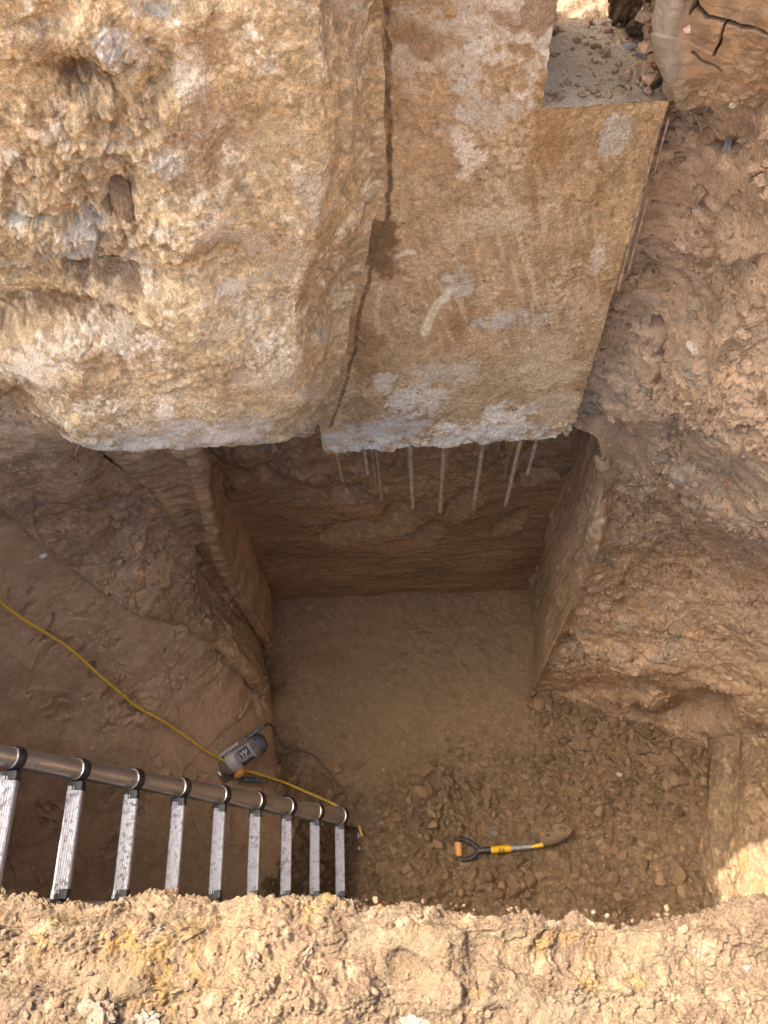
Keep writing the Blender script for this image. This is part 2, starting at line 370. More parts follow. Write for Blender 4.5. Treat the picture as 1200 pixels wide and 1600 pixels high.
# ---- right bank: torn soil from the pad edge down to the floor
R = [[('y', 1045, 20, 1.50), ('y', 1085, 20, 1.53), ('y', 1130, 10, 1.50), ('y', 1180, 0, 1.46), ('y', 1240, -10, 1.40), ('y', 1340, -20, 1.33)],
     [('y', 1034, 150, 1.495), ('y', 1075, 140, 1.52), ('y', 1120, 120, 1.49), ('y', 1170, 110, 1.45), ('y', 1230, 100, 1.38), ('y', 1340, 90, 1.3)],
     [('y', 985, 330, 1.50), ('y', 1040, 330, 1.50), ('y', 1100, 330, 1.42), ('y', 1160, 330, 1.32), ('y', 1230, 330, 1.22), ('y', 1340, 330, 1.08)],
     [('y', 928, 520, 1.515), ('y', 990, 520, 1.50), ('y', 1060, 520, 1.38), ('y', 1130, 530, 1.25), ('y', 1220, 540, 1.12), ('y', 1340, 550, .93)],
     [('y', 888, 658, 1.56), ('y', 935, 666, 1.48), ('y', 1010, 670, 1.36), ('y', 1100, 690, 1.22), ('y', 1210, 710, 1.05), ('y', 1340, 730, .86)],
     [('z', 931, 690, 2.66), ('y', 962, 700, 1.46), ('y', 1015, 706, 1.36), ('y', 1103, 735, 1.22), ('y', 1207, 765, 1.06), ('y', 1340, 800, .87)],
     [('z', 942, 765, 2.27), ('z', 985, 785, 2.3), ('z', 1030, 800, 2.35), ('z', 1110, 830, 2.45), ('z', 1200, 868, 2.55), ('z', 1340, 930, 2.65)],
     [('z', 932, 800, 2.14), ('z', 985, 800, 2.1), ('z', 1035, 815, 2.12), ('z', 1112, 845, 2.15), ('z', 1200, 885, 2.2), ('z', 1340, 950, 2.3)],
     [('z', 929, 867, 1.91), ('z', 985, 868, 1.85), ('z', 1040, 872, 1.8), ('z', 1110, 895, 1.8), ('z', 1200, 935, 1.85), ('z', 1340, 1005, 1.95)],
     [('z', 875, 985, 1.08), ('z', 940, 985, 1.22), ('z', 1010, 985, 1.3), ('z', 1080, 995, 1.40), ('z', 1190, 1030, 1.5), ('z', 1340, 1090, 1.6)],
     [('z', 850, 1040, .6), ('z', 910, 1050, .78), ('z', 990, 1068, .88), ('z', 1065, 1075, .95), ('z', 1150, 1105, 1.0), ('z', 1340, 1160, 1.2)],
     [('z', 838, 1068, .25), ('z', 900, 1088, .32), ('z', 990, 1112, .34), ('z', 1060, 1135, .36), ('z', 1130, 1158, .45), ('z', 1340, 1200, .95)],
     [('z', 832, 1084, -.08), ('z', 900, 1114, -.08), ('z', 990, 1152, -.08), ('z', 1060, 1182, -.08), ('z', 1112, 1207, -.08), ('z', 1330, 1260, .5)]]
f_ = lambda t: Y(*t[1:]) if t[0] == 'y' else Z(*t[1:])
V = sheet([[f_(t) for t in r] for r in R], 900, 430); N = normals(V); P = V.copy(); uv = proj(P)
def near(cx, cy, rx, ry, p=2): 
    c = uv - np.array([cx, cy]); return np.exp(-((np.abs(c[..., 0]) / rx) ** p + (np.abs(c[..., 1]) / ry) ** p))
smooth_ = np.clip(near(965, 705, 42, 55, 4) + .9 * near(1090, 90, 55, 60, 4) + .8 * near(1010, 300, 30, 60) + .7 * near(1040, 520, 30, 50) + .8 * near(1090, 1115, 60, 26) + .8 * near(930, 1080, 70, 20) + .5 * near(960, 1010, 70, 20), 0, 1)
rough = np.clip(1 - .75 * smooth_, 0, 1) * (.55 + .45 * sm(-.35, .25, fbm(P * 2.6, 3, 101)))
stri = sm(940, 1010, uv[..., 1]) * sm(1120, 1050, uv[..., 1])
BROUGH = rough; d = soil_disp(P, rough, 100, .8, .06) + stri * .016 * fbm(warp(P, .04, 4, 3) * np.array([1.2, 1.2, 22.]), 3, 103) * near(980, 1020, 110, 40)
u3 = np.concatenate([uv + 8 * np.stack([fbm(P * 9, 3, 292), fbm(P * 9, 3, 293)], -1), uv[..., :1] * 0], -1)
d += .06 * stroke(u3, [(1025, 788, 0), (1080, 812, 0), (1140, 836, 0), (1210, 866, 0)], 22) - .10 * stroke(u3, [(1035, 820, 0), (1085, 842, 0), (1145, 868, 0), (1215, 896, 0)], 15)
d += -.13 * near(1085, 1122, 52, 24, 4) - .06 * near(960, 1090, 80, 13, 4) + .05 * near(985, 1040, 120, 20, 4) - .04 * near(1030, 720, 12, 60)
tp = sm(-.01, .06, np.linspace(0, 1, d.shape[1]))[None, :]; d = d * (1 - (1 - tp) * sm(2.95, 2.7, P[..., 2]))
d -= .05 * stroke(u3, [(995, 520, 0), (1005, 560, 0), (990, 640, 0)], 5) + .05 * stroke(u3, [(1090, 235, 0), (1115, 250, 0), (1125, 235, 0)], 9)
V = V + N * d[..., None]
T = soil_tint(P, [.39, .274, .178], 105, grey=.75, ochre=.3, pale=.45, specks=.7)
T = mix(T, [.40, .275, .17], smooth_ * .7)
T *= (1 + .25 * sm(850, 1000, uv[..., 1]))[..., None]; T = mix(T, [.48, .35, .23], .5 * sm(1020, 1190, uv[..., 0]) * sm(200, 450, uv[..., 1]))  # lower bank lightened in its colour to make up for missing fill light
L_, L0 = loft(V[:, -1], [lambda c: np.stack([c[:, 0] + .25, c[:, 1], np.maximum(c[:, 2] + .5, gz_in(c[:, 1]) - .1) * .6 + c[:, 2] * .4], -1), at_x(2.4)], seed=300)
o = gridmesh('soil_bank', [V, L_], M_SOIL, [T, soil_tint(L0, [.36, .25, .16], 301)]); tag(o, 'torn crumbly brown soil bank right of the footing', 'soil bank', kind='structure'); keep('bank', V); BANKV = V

# ---- lower right cut face beside the rubble
C = []
for v, du in ((1150, 4), (1200, 3), (1250, 2), (1310, 1), (1370, 0), (1440, -3), (1540, -8)):
    k = sm(1150, 1230, v)
    C.append([Z(1094 + du, v + 4, -.1), Z(1098 + du, v + 2, .22), Z(1106 + du, v + 1, .42), Z(1146 + du, v, .60), Z(1154 + du + 6 * (1 - k), v, .72), Z(1200 + 20 * (1 - k), v - 6, .90), Z(1270, v - 20, 1.15), Z(1400, v - 40, 1.6)])
V = sheet(C, 300, 260); N = normals(V); P = V.copy(); uv = proj(P)
rough = .15 + .75 * sm(1150, 1175, uv[..., 0]) * sm(1330, 1250, uv[..., 1] + 25 * fbm(P * 6, 2, 115))
d = soil_disp(P, rough, 110, 1.0, .03) + .02 * clods(P * np.array([1, .35, 1]), 22, 116) * sm(.05, .3, fbm(P * np.array([6, 2, 6]), 2, 117)) * sm(1290, 1330, uv[..., 1])
V = V + N * d[..., None]
T = soil_tint(P, [.28, .195, .12], 112, grey=.2, ochre=.3, pale=.6, specks=.3)
L_, L0 = loft(V[:, -1], [lambda c: np.stack([c[:, 0] + .25, c[:, 1], np.full(len(c), 2.6)], -1), at_x(2.4)], seed=302)
o = gridmesh('soil_bank', [V, L_], M_SOIL, [T, soil_tint(L0, [.30, .21, .13], 303)]); tag(o, 'tan cut soil face with bucket marks beside the rubble, lit by the sun', 'soil bank', kind='structure'); keep('cut', V)

# ---- left bank: wedge between the undercut and the long smooth face
f1a = [(433, 1017, -.08), (400, 960, .55), (358, 887, 1.2), (335, 800, 1.9), (312, 700, 2.5), (300, 640, 3.0)]
V1 = sheet([[np.array([-.98 + .02 * z, 2.12, z]), np.array([-.955, 1.95, z]), Z(u, v, z), Z(u, v, z) + np.array([-.06, -.02, 0])] for u, v, z in f1a], 260, 90)
f2b = [(410, 1020, -.08), (372, 965, .55), (305, 890, 1.15), (262, 800, 1.85), (190, 716, 2.45), (120, 640, 3.0)]
V2 = sheet([[Z(*a), (Z(*a) + Z(*b)) / 2 + np.array([0, .04, 0]), Z(*b), Z(*b) + np.array([-.08, .06, 0])] for a, b in zip(f1a, f2b)], 260, 150)
G = []; TT = []
for k, V in enumerate((V1, V2)):
    N = normals(V); P = V.copy()
    d = .02 * fbm(P * 2, 3, 120) + .010 * fbm(P * np.array([4, 4, 18.]), 4, 121) + .005 * fbm(P * np.array([10, 10, 60.]), 3, 122)
    rg = sm(2.0, 2.6, P[..., 2]); d += rg * .03 * billow(P * 8, 3, 123)
    G.append(V + N * d[..., None]); TT.append(soil_tint(P * np.array([1, 1, 1.8]), [.38, .257, .147], 124 + k, grey=.35, ochre=.4, pale=.2, specks=.4))
o = gridmesh('clay_wall', G, M_CLAY, TT); tag(o, 'narrow scraped clay corner left of the undercut', 'clay wall', kind='structure')

e3 = [(410, 1020, -.08), (365, 955, .65), (308, 890, 1.15), (275, 820, 1.65), (238, 765, 2.05), (170, 716, 2.5), (135, 690, 2.85), (60, 560, 3.34), (0, 420, 3.6)]
e4 = [(430, 1112, -.08), (395, 1050, .5), (335, 990, 1.0), (222, 940, 1.5), (125, 872, 1.9), (25, 780, 2.4), (-60, 700, 2.95), (-160, 560, 3.5), (-260, 420, 3.7)]
V = sheet([[Z(*a) + np.array([-.1, .12, -.03]), Z(*a), Z(*a) * .68 + Z(*b) * .32, Z(*a) * .34 + Z(*b) * .66, Z(*b), Z(*b) + np.array([-.05, -.04, 0])] for a, b in zip(e3, e4)], 420, 260)
N = normals(V); P = V.copy(); uv = proj(P)
rough = .18 + .82 * np.clip(near(240, 850, 70, 100, 4) + near(330, 950, 40, 60) + .7 * near(130, 810, 60, 50), 0, 1) * sm(-.3, .2, fbm(P * 4, 2, 131) + .2)
WROUGH = rough; d = soil_disp(P, rough, 130, .8, .05) - 0
d += -.10 * near(165, 700, 60, 18) + .05 * near(110, 735, 40, 40, 4) - .04 * near(215, 720, 40, 30)
V = V + N * d[..., None]
T = soil_tint(P, [.45, .315, .195], 134, grey=.55, ochre=.3, pale=.2, specks=.5)
T = mix(T, [.42, .335, .245], .75 * near(235, 850, 75, 100, 4) * sm(-.3, .3, fbm(P * 9, 3, 136)))
T = mix(T, OCHRE * .8, .55 * near(165, 780, 25, 35) * sm(-.2, .3, fbm(P * 12, 3, 137)))
L_, L0 = loft(V[320:, -1], [lambda c: np.stack([c[:, 0] - .35, c[:, 1] + .02, c[:, 2] + .05], -1), at_x(-2.5)], seed=304)
o = gridmesh('soil_bank', [V, L_], M_SOIL, [T, soil_tint(L0, [.42, .28, .16], 305)]); tag(o, 'rough grey and brown lumpy clay bank below the rough block', 'soil bank', kind='structure'); keep('wedge', V); WEDGEV = V

# ---- left bank: long smooth clay face running down to the floor behind the ladder
rows = [[Z(*t) + np.array([.02, .02, -.02]) for t in e4[:7]],
        [Z(*t) for t in ((470, 1230, -.05), (385, 1150, .42), (300, 1090, .85), (190, 1040, 1.25), (75, 990, 1.6), (-30, 930, 2.0), (-130, 860, 2.4))],
        [Z(*t) for t in ((530, 1330, -.05), (420, 1280, .25), (310, 1255, .52), (190, 1230, .80), (70, 1205, 1.1), (-40, 1170, 1.4), (-150, 1120, 1.8))],
        [Z(*t) for t in ((560, 1450, -.1), (440, 1430, .1), (320, 1415, .3), (190, 1400, .5), (70, 1385, .75), (-50, 1375, 1.0), (-170, 1360, 1.35))],
        [Z(*t) for t in ((575, 1560, -.1), (450, 1560, .1), (320, 1560, .3), (190, 1560, .5), (60, 1560, .75), (-60, 1560, 1.0), (-190, 1560, 1.35))]]
V = sheet(rows, 460, 520); N = normals(V); P = V.copy(); uv = proj(P)
rough = .015 + .9 * np.clip(.8 * near(205, 1120, 55, 45) + .6 * near(350, 1040, 40, 45) + .7 * near(130, 1010, 60, 60) * sm(0, .3, fbm(P * 6, 2, 141)) + .6 * near(500, 1230, 60, 70), 0, 1)
d = soil_disp(P, rough, 140, .9, .035)
gouge = np.zeros(P.shape[:2]); uj = np.concatenate([uv + 5 * np.stack([fbm(P * 22, 3, 290), fbm(P * 22, 3, 291)], -1), uv[..., :1] * 0], -1)
for (a, b), (c, e), w in (((28, 925), (16, 955), 6), ((55, 930), (44, 965), 7), ((88, 968), (76, 1002), 7), ((150, 1030), (143, 1065), 7), ((195, 1105), (225, 1118), 7), ((60, 1260), (72, 1290), 7), ((262, 1020), (255, 1036), 4)):
    gouge = np.maximum(gouge, stroke(uj, [(a, b, 0), (c, e, 0)], w * .6))
tears = sm(.35, .6, fbm(P * 5, 2, 143)) * sm(.88, .98, 1 - np.abs(perlin(warp(P, .03, 20, 7) * np.array([16, 9, 7.]), 144)))
d += -.024 * gouge * sm(-.3, .2, fbm(P * 30, 2, 294)) - .010 * tears + .02 * sm(.2, .5, fbm(P * 5, 2, 143)) * facet(warp(P, .02, 14, 9), 20, 149) - 0
ck = stroke(np.concatenate([uv, uv[..., :1] * 0], -1), [(-40, 1075, 0), (20, 1095, 0), (60, 1125, 0), (110, 1165, 0), (170, 1200, 0), (300, 1215, 0)], 16)
d += -.05 * ck + .03 * sm(0, 60, uv[..., 1] - (1065 + .45 * uv[..., 0]))
V = V + N * d[..., None]
T = soil_tint(P, [.46, .322, .205], 147, grey=.15, ochre=.15, pale=.08, specks=.7, var=.45)
T = mix(T, [.49, .345, .22], .5 * sm(1000, 700, uv[..., 1] + .3 * uv[..., 0]))
T = mix(T, [.34, .23, .14], .3 * gouge)
L_, L0 = loft(V[:, -1], [lambda c: np.stack([-2.35 + .25 * sm(1.1, .7, c[:, 1]), c[:, 1] * 1.02, c[:, 2] * .4 + 1.6], -1), lambda c: np.stack([-2.3 + .6 * sm(1.1, .7, c[:, 1]), c[:, 1], np.full(len(c), 3.05)], -1), at_x(-2.5)], seed=306)
o = gridmesh('clay_bank', [V, L_], M_CLAY, [T, soil_tint(L0, [.42, .275, .15], 307)]); tag(o, 'long smooth brown clay face behind the ladder, with tears and creases', 'clay bank', kind='structure'); keep('face', V)

# ---- near rim in the sun
us = [-260, -100, 60, 200, 340, 480, 620, 760, 900, 1040, 1180, 1320, 1460]
lipv = [1368, 1372, 1393, 1396, 1386, 1392, 1404, 1418, 1408, 1424, 1408, 1398, 1398]
C = []
lip = [Z(u, v + 5, 3.02) for u, v in zip(us, lipv)]
C.append([np.array([p[0], p[1] - .22, -.2]) for p in lip]); C.append([np.array([p[0], p[1] - .14, 1.3]) for p in lip]); C.append([np.array([p[0], p[1] - .06, 2.4]) for p in lip])
C.append([p + np.array([0, -.015, -.12]) for p in lip]); C.append(lip)
for dv, z in ((45, 3.06), (95, 3.05), (145, 3.07), (195, 3.06), (260, 3.08), (400, 3.12), (700, 3.15)):
    C.append([Z(u, v * .2 + 1400 * .8 + dv, z) for u, v in zip(us, lipv)])
C = np.array(C); M = _cr(C.shape[0], C.shape[0])
tt = np.concatenate([np.linspace(0, 3, 40, endpoint=False), np.linspace(3, 9, 430, endpoint=False), np.linspace(9, 11, 60)])
def samp(C, tt, nc):
    rows_ = []
    D = np.einsum('jkd,lk->jld', C, _cr(C.shape[1], nc))
    for t in tt:
        k = min(int(t), C.shape[0] - 2); f = t - k
        p1, p2 = D[k], D[k + 1]; p0 = D[k - 1] if k else 2 * p1 - p2; p3 = D[k + 2] if k + 2 < C.shape[0] else 2 * p2 - p1
        rows_.append(.5 * ((2 * p1) + (p2 - p0) * f + (2 * p0 - 5 * p1 + 4 * p2 - p3) * f * f + (3 * p1 - p0 - 3 * p2 + p3) * f ** 3))
    return np.array(rows_)
V = samp(C, tt, 860); N = normals(V, (0, 2, 6)); P = V.copy(); uv = proj(P)
def nearz(u, v, ru, rv, p=2):
    c = Z(u, v, 3.05); k = np.linalg.norm(Z(u + 20, v, 3.05) - Z(u - 20, v, 3.05)) / 40
    return np.exp(-((np.abs(P[..., 0] - c[0]) / (ru * k)) ** p + (np.abs(P[..., 1] - c[1]) / (rv * k)) ** p))
scr = np.clip(nearz(650, 1475, 65, 25, 4) + nearz(730, 1540, 90, 32, 4) + nearz(185, 1530, 45, 30, 4) + nearz(100, 1530, 40, 40) + nearz(1010, 1480, 50, 18) * .7 + nearz(1130, 1405, 60, 12) * .7 + nearz(850, 1590, 60, 20), 0, 1) * sm(-.3, .1, fbm(P * 9, 3, 151) + .1)
rough = 1 - .9 * scr
Q = warp(P, .012, 22, 152)
cr = .5 + .5 * sm(-.3, .3, fbm(P * 7, 3, 168))
g = .012 * fbm(Q * 10, 4, 153, .6) + cr * (.018 * crumbs(Q, 46, 154) * sm(-.2, .3, fbm(P * 9, 2, 169)) + .014 * crumbs(P, 84, 155) + .010 * crumbs(P, 150, 156)) - .024 + .010 * facet(Q, 14, 176) + .014 * clods(Q, 22, 157) * sm(0, .35, fbm(P * 6, 2, 158))
d = .035 * fbm(P * 3.2, 3, 150) + rough * g + (1 - rough) * (.012 + .006 * fbm(P @ np.array([[18, 5, 0], [-40, 30, 0], [0, 0, 10.]]).T * .8, 3, 159))
d += .03 * nearz(35, 1385, 26, 20) + .02 * nearz(240, 1388, 30, 20) + .03 * nearz(905, 1405, 28, 22)
d += -.05 * nearz(110, 1425, 40, 12) - .03 * nearz(330, 1450, 26, 18) - .03 * nearz(930, 1470, 18, 40)
V = V + N * d[..., None]
T = soil_tint(P, [.180, .128, .082], 160, grey=.2, ochre=.3, pale=.3, specks=.08, fine=95)
T = mix(T, [.135, .088, .062], .65 * sm(.0, .4, fbm(P * 6, 4, 166)) * sm(-.2, .3, fbm(P * 50, 2, 167)))
oc = np.clip(nearz(260, 1505, 75, 40) + .8 * nearz(200, 1470, 50, 22) + .6 * nearz(320, 1445, 40, 20) + .8 * nearz(860, 1475, 60, 18) + .6 * nearz(1185, 1535, 18, 10) + .5 * nearz(250, 1565, 60, 30) + .3 * nearz(960, 1490, 60, 15), 0, 1)
T = mix(T, [.27, .165, .05], .65 * oc * sm(-.35, .3, fbm(P * 25, 3, 165)))
T = mix(T, [.20, .145, .092], .7 * scr)
La, L0 = loft(V[:, 0], [lambda c: c * [1, 1, 1] + [-.5, 0, 0], lambda c: np.stack([np.full(len(c), -2.55), c[:, 1], c[:, 2]], -1)], seed=308, amp=.5, n=240)
Lb, L1 = loft(V[:, -1], [lambda c: c * [1, 1, 1] + [.5, 0, 0], lambda c: np.stack([np.full(len(c), 2.5), c[:, 1], c[:, 2]], -1)], seed=309, amp=.5, n=240)
o = gridmesh('soil_ledge', [V, La, Lb], M_SUN, [T, soil_tint(L0, [.176, .123, .092], 310), soil_tint(L1, [.176, .123, .092], 311)]); tag(o, 'sunlit crumbly tan soil at the near rim of the pit', 'soil ledge', kind='structure'); keep('ledge', V)

# ---- ground round the excavation and beyond the footing
xs = [-90, -30, -8, -2.9, -2.3, 2.2, 3.2, 8, 30, 90]; ys = [-90, -30, -6, -1.6, -.8, 1.75, 2.6, 8, 30, 90]
def gz(x, y): return 4.0 if y > 1.7 else (3.1 if abs(x) < 2.8 else 3.1 + .8 * min(1, (abs(x) - 2.2) / 4))
vv = [(x, y, gz(x, y)) for y in ys for x in xs]; ff = []
for j in range(9):
    for i in range(9):
        if i == 4 and j == 4: continue
        ff += [j * 10 + i, j * 10 + i + 1, j * 10 + 11 + i, j * 10 + 10 + i]
o = build('ground', vv, ff, [4] * (len(ff) // 4), M_SUN, soil_tint(np.array(vv)[None], [.36, .255, .175], 170)[0]); tag(o, 'bare dry soil surrounding the excavation', 'ground', kind='structure')
V = quad((-.2, 3.2, 4.12), (1.6, 3.2, 4.12), (-.2, 1.72, 4.0), (1.6, 1.72, 4.0), 220, 260); P = V.copy()
V = V + np.array([0, 0, 1.]) * (.03 * fbm(P * 4, 3, 171) + .05 * billow(P * 9, 3, 172) + .02 * clods(P, 24, 173) + .01 * crumbs(P, 60, 174))[..., None]
o = gridmesh('ground', [V], M_SUN, [soil_tint(P, [.40, .29, .20], 175, grey=.1, pale=.6, fine=80)]); tag(o, 'sunlit loose soil lying behind the concrete ledge', 'ground', kind='structure')

# ================================================================== CONCRETE
# ---- smooth footing pad with its upstand and ledge
XR, XL, ZB, ZT, YF, XC = .605, -.275, 2.775, 4.055, 1.5, .337
def jag(P):
    w = np.stack([fbm(P * 17, 4, 180, .6), fbm(P * 17, 4, 187, .6), fbm(P * 17, 4, 194, .6)], -1)
    k = .0035 + .0095 * sm(2.9, 2.78, P[..., 2]) + .003 * sm(4.02, 4.3, P[..., 2])
    k = k + .02 * sm(.52, .62, P[..., 0]) * sm(2.95, 2.78, P[..., 2])
    return w * k[..., None] + np.array([0, 0, 1.]) * (.03 * sm(.5, .62, P[..., 0]) * sm(3.0, 2.77, P[..., 2]))[..., None]
def pad_tint(P):
    T = base(P, [.47, .325, .180]); T *= (1 + .22 * fbm(P * 3, 4, 200))[..., None]; T *= (1 + .22 * fbm(P * np.array([40, 40, 28.]), 3, 201))[..., None]
    T = mix(T, [.32, .185, .075], .65 * sm(.05, .5, fbm(P * np.array([5, 5, 3.]), 4, 202)))
    dg = P @ np.array([[1, 0, .28], [0, 1, 0], [-.28, 0, 1]]).T
    T = mix(T, [.68, .53, .35], .65 * sm(-.2, .4, fbm(P * 6, 4, 225)) * sm(-.2, .3, P[..., 0] + .1) * sm(-.3, .25, fbm(P * 60, 2, 226)))
    T = mix(T, [.62, .48, .31], .75 * sm(.1, .45, fbm(dg * np.array([34, 10, 5.]), 4, 203)) * np.clip(blob(P, Y(800, 430, YF), (.28, 1, .32)) * 1.3, 0, 1))
    n22 = fbm(P * 18, 5, 205, .7); n80 = sm(-.3, .25, fbm(P * 75, 3, 206)); T *= (1 + .22 * fbm(P * 95, 2, 224))[..., None]
    for u, v, ru, rv, c, a in ((735, 245, 26, 38, WHITE, 1.0), (725, 215, 22, 40, WHITE, .8), (770, 60, 80, 80, [.70, .63, .52], 1), (690, 70, 80, 70, [.60, .52, .41], .9), (835, 70, 34, 110, [.68, .62, .52], 1), (760, 170, 60, 40, [.58, .53, .44], .8), (640, 30, 40, 50, [.50, .42, .32], .7),
                               (560, 690, 60, 26, [.50, .465, .40], 1.0), (620, 668, 60, 30, [.52, .485, .42], .8), (650, 625, 40, 26, WHITE * .9, .8), (790, 655, 50, 22, WHITE, 1.0), (730, 675, 60, 18, WHITE, 1.0), (860, 640, 35, 30, [.60, .48, .32], .7),
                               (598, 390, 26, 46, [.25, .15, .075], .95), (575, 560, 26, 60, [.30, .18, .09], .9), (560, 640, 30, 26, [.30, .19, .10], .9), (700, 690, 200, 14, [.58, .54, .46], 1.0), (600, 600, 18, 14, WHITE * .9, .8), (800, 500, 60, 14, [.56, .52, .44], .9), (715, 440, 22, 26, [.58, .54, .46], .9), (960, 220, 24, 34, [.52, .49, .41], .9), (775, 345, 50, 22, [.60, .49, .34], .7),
                               (935, 400, 12, 34, WHITE * .85, .7), (700, 580, 50, 20, [.62, .55, .42], .7), (860, 560, 50, 50, [.60, .46, .29], .7)):
        c0 = Y(u, v, YF); k = np.linalg.norm(Y(u + 9, v, YF) - Y(u - 9, v, YF)) / 18
        kv = np.linalg.norm(Y(u, v + 9, YF) - Y(u, v - 9, YF)) / 18
        q = ((P[..., 0] - c0[0]) / (ru * k)) ** 2 + ((P[..., 2] - c0[2]) / (rv * kv)) ** 2
        m = sm(1.4, .5, q + 1.3 * n22 + .1) * (.62 + .38 * n80)
        T = mix(T, c, np.minimum(a * m, 1))
    pp = np.stack([P[..., 0], P[..., 2]], -1)
    def st(pts, w, c, a):
        q = [Y(u, v, YF)[[0, 2]] for u, v in pts]; return mix(T, c, a * stroke(pp + .004 * np.stack([fbm(P * 30, 2, 207), fbm(P * 30, 2, 208)], -1), q, w) * (.6 + .4 * sm(-.3, .2, fbm(P * 40, 2, 209))))
    T = st([(615, 405), (628, 396), (644, 394)], .009, [.72, .62, .46], 1)
    T = st([(592, 520), (587, 490), (591, 460), (598, 447)], .009, [.60, .50, .36], .9)
    T = st([(664, 522), (670, 500), (682, 478), (702, 455)], .015, [.76, .67, .48], 1)
    for u0, v0 in ((810, 170), (765, 120), (690, 150)): pass
    T = st([(604, 0), (607, 120), (610, 250), (607, 335), (590, 372), (578, 430), (562, 490), (553, 550), (536, 612), (516, 668)], .0075, [.13, .082, .045], .9)  # soil in the joint, its dark tone standing in for the cleft's shade
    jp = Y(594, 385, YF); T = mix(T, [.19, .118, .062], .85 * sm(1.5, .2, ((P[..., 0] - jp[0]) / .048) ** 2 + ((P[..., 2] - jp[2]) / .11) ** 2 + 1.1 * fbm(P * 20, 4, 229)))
    brn = sm(.1, .5, fbm(P * np.array([6, 6, 9.]), 4, 211)) * sm(4.0, 4.2, P[..., 2]); T = mix(T, [.30, .175, .085], .8 * brn)
    top = sm(.9, .2, fbm(P * 5, 3, 214)) * 1.0
    f1, f2, r = worley(P * 60, 212); T = mix(T, [.16, .11, .07], .8 * (r > .95) * (1 - sm(.2, .35, f1)))
    f1, f2, r = worley(P * 30, 213); T = mix(T, [.18, .12, .07], .8 * (r > .97) * (1 - sm(.10, .2, f1)))
    return T
def ledge_tint(P):
    T = base(P, [.27, .225, .165]); T *= (1 + .2 * fbm(P * 8, 4, 215))[..., None]
    T = mix(T, [.36, .32, .25], .6 * sm(-.2, .4, fbm(P * 4, 3, 216))); T = mix(T, [.22, .145, .085], .9 * sm(.05, .18, P[..., 0] - .46 + .06 * fbm(P * 12, 3, 217)) * sm(-.2, .25, fbm(P * 18, 3, 218)))
    f1, f2, r = worley(P * 55, 219); T = mix(T, PALE, .7 * (r > .93) * (1 - sm(.2, .4, f1))); return T
G = []; TT = []
def add(Vq, tf, relief=None):
    Pq = Vq.copy(); W = Vq + jag(Pq)
    if relief is not None: W = W + relief(Pq)
    G.append(W); TT.append(tf(Pq))
def face_relief(P):
    s = .004 * fbm(P * 12, 4, 220) + .0015 * fbm(P * 60, 2, 221) + .003 * fbm(P @ np.array([[1, 0, .28], [0, 1, 0], [-.28, 0, 1]]).T * np.array([45, 10, 6.]), 3, 222)
    f1, f2, r = worley(P * 34, 223); s = s - .008 * (r > .93) * (1 - sm(.15, .4, f1)) * sm(3.8, 4.2, P[..., 2])
    return np.array([0, -1., 0]) * s[..., None]
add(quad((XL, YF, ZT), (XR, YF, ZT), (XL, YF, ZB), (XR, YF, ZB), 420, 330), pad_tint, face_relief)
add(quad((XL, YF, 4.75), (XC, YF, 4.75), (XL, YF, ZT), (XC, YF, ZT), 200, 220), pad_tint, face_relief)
add(quad((XC, YF, ZT), (XR, YF, ZT), (XC, 1.80, ZT + .003), (XR, 1.80, ZT + .003), 120, 110), ledge_tint)
add(quad((XC, YF, 4.75), (XC, 1.9, 4.75), (XC, YF, ZT), (XC, 1.9, ZT), 120, 60), pad_tint)
add(quad((XR, YF, ZT), (XR, 1.9, ZT), (XR, YF, ZB), (XR, 1.9, ZB), 60, 20), pad_tint)
add(quad((XL, YF, ZB), (XR, YF, ZB), (XL, 2.3, ZB), (XR, 2.3, ZB), 60, 110), pad_tint)
add(quad((XL, YF, 4.75), (XL, 2.2, 4.75), (XL, YF, ZB), (XL, 2.2, ZB), 260, 60), pad_tint)
add(quad((XC, 1.80, ZT + .003), (XR, 1.80, ZT + .003), (XC, 1.82, 3.6), (XR, 1.82, 3.6), 20, 40), ledge_tint)
add(quad((XL, YF, 5.45), (XC, YF, 5.45), (XL, YF, 4.75), (XC, YF, 4.75), 20, 60), pad_tint)  # unseen upper part of the upstand, raised to cast shade
add(quad((XL, 1.9, 5.45), (XC, 1.9, 5.45), (XL, YF, 5.45), (XC, YF, 5.45), 8, 60), pad_tint)
add(quad((XC, YF, 5.45), (XC, 1.9, 5.45), (XC, YF, 4.75), (XC, 1.9, 4.75), 20, 60), pad_tint)
add(quad((XL, 1.9, 5.45), (XC, 1.9, 5.45), (XL, 1.9, 3.6), (XC, 1.9, 3.6), 20, 60), pad_tint)
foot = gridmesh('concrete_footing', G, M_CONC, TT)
tag(foot, 'smooth tan concrete footing with a stepped ledge and white streaks, steel bars hanging below', 'footing')

# ---- rough mass-concrete block beside it
rb = [(592, -120), (592, -50), (600, 60), (605, 200), (602, 320), (581, 360), (572, 420), (556, 480), (547, 540), (530, 600), (510, 655), (500, 684)]
rbv = np.array([p[1] for p in rb]); rbu = np.array([p[0] for p in rb])
bu = np.array([-170, -60, 0, 60, 110, 150, 180, 300, 400, 460, 485, 500, 520]); bv = np.array([470, 560, 610, 655, 688, 700, 704, 701, 696, 690, 686, 682, 676])
rowsV = []; nr, nc = 520, 470
tv = np.linspace(0, 1, nr); su = np.linspace(0, 1, nc)
jit = fbm(np.stack([np.zeros(nr), np.zeros(nr), np.linspace(0, 9, nr)], -1), 3, 280, .5); bj = fbm(np.stack([np.zeros(600), np.linspace(0, 11, 600), np.zeros(600)], -1), 3, 281, .55)
uu = np.zeros((nr, nc)); vv_ = np.zeros((nr, nc))
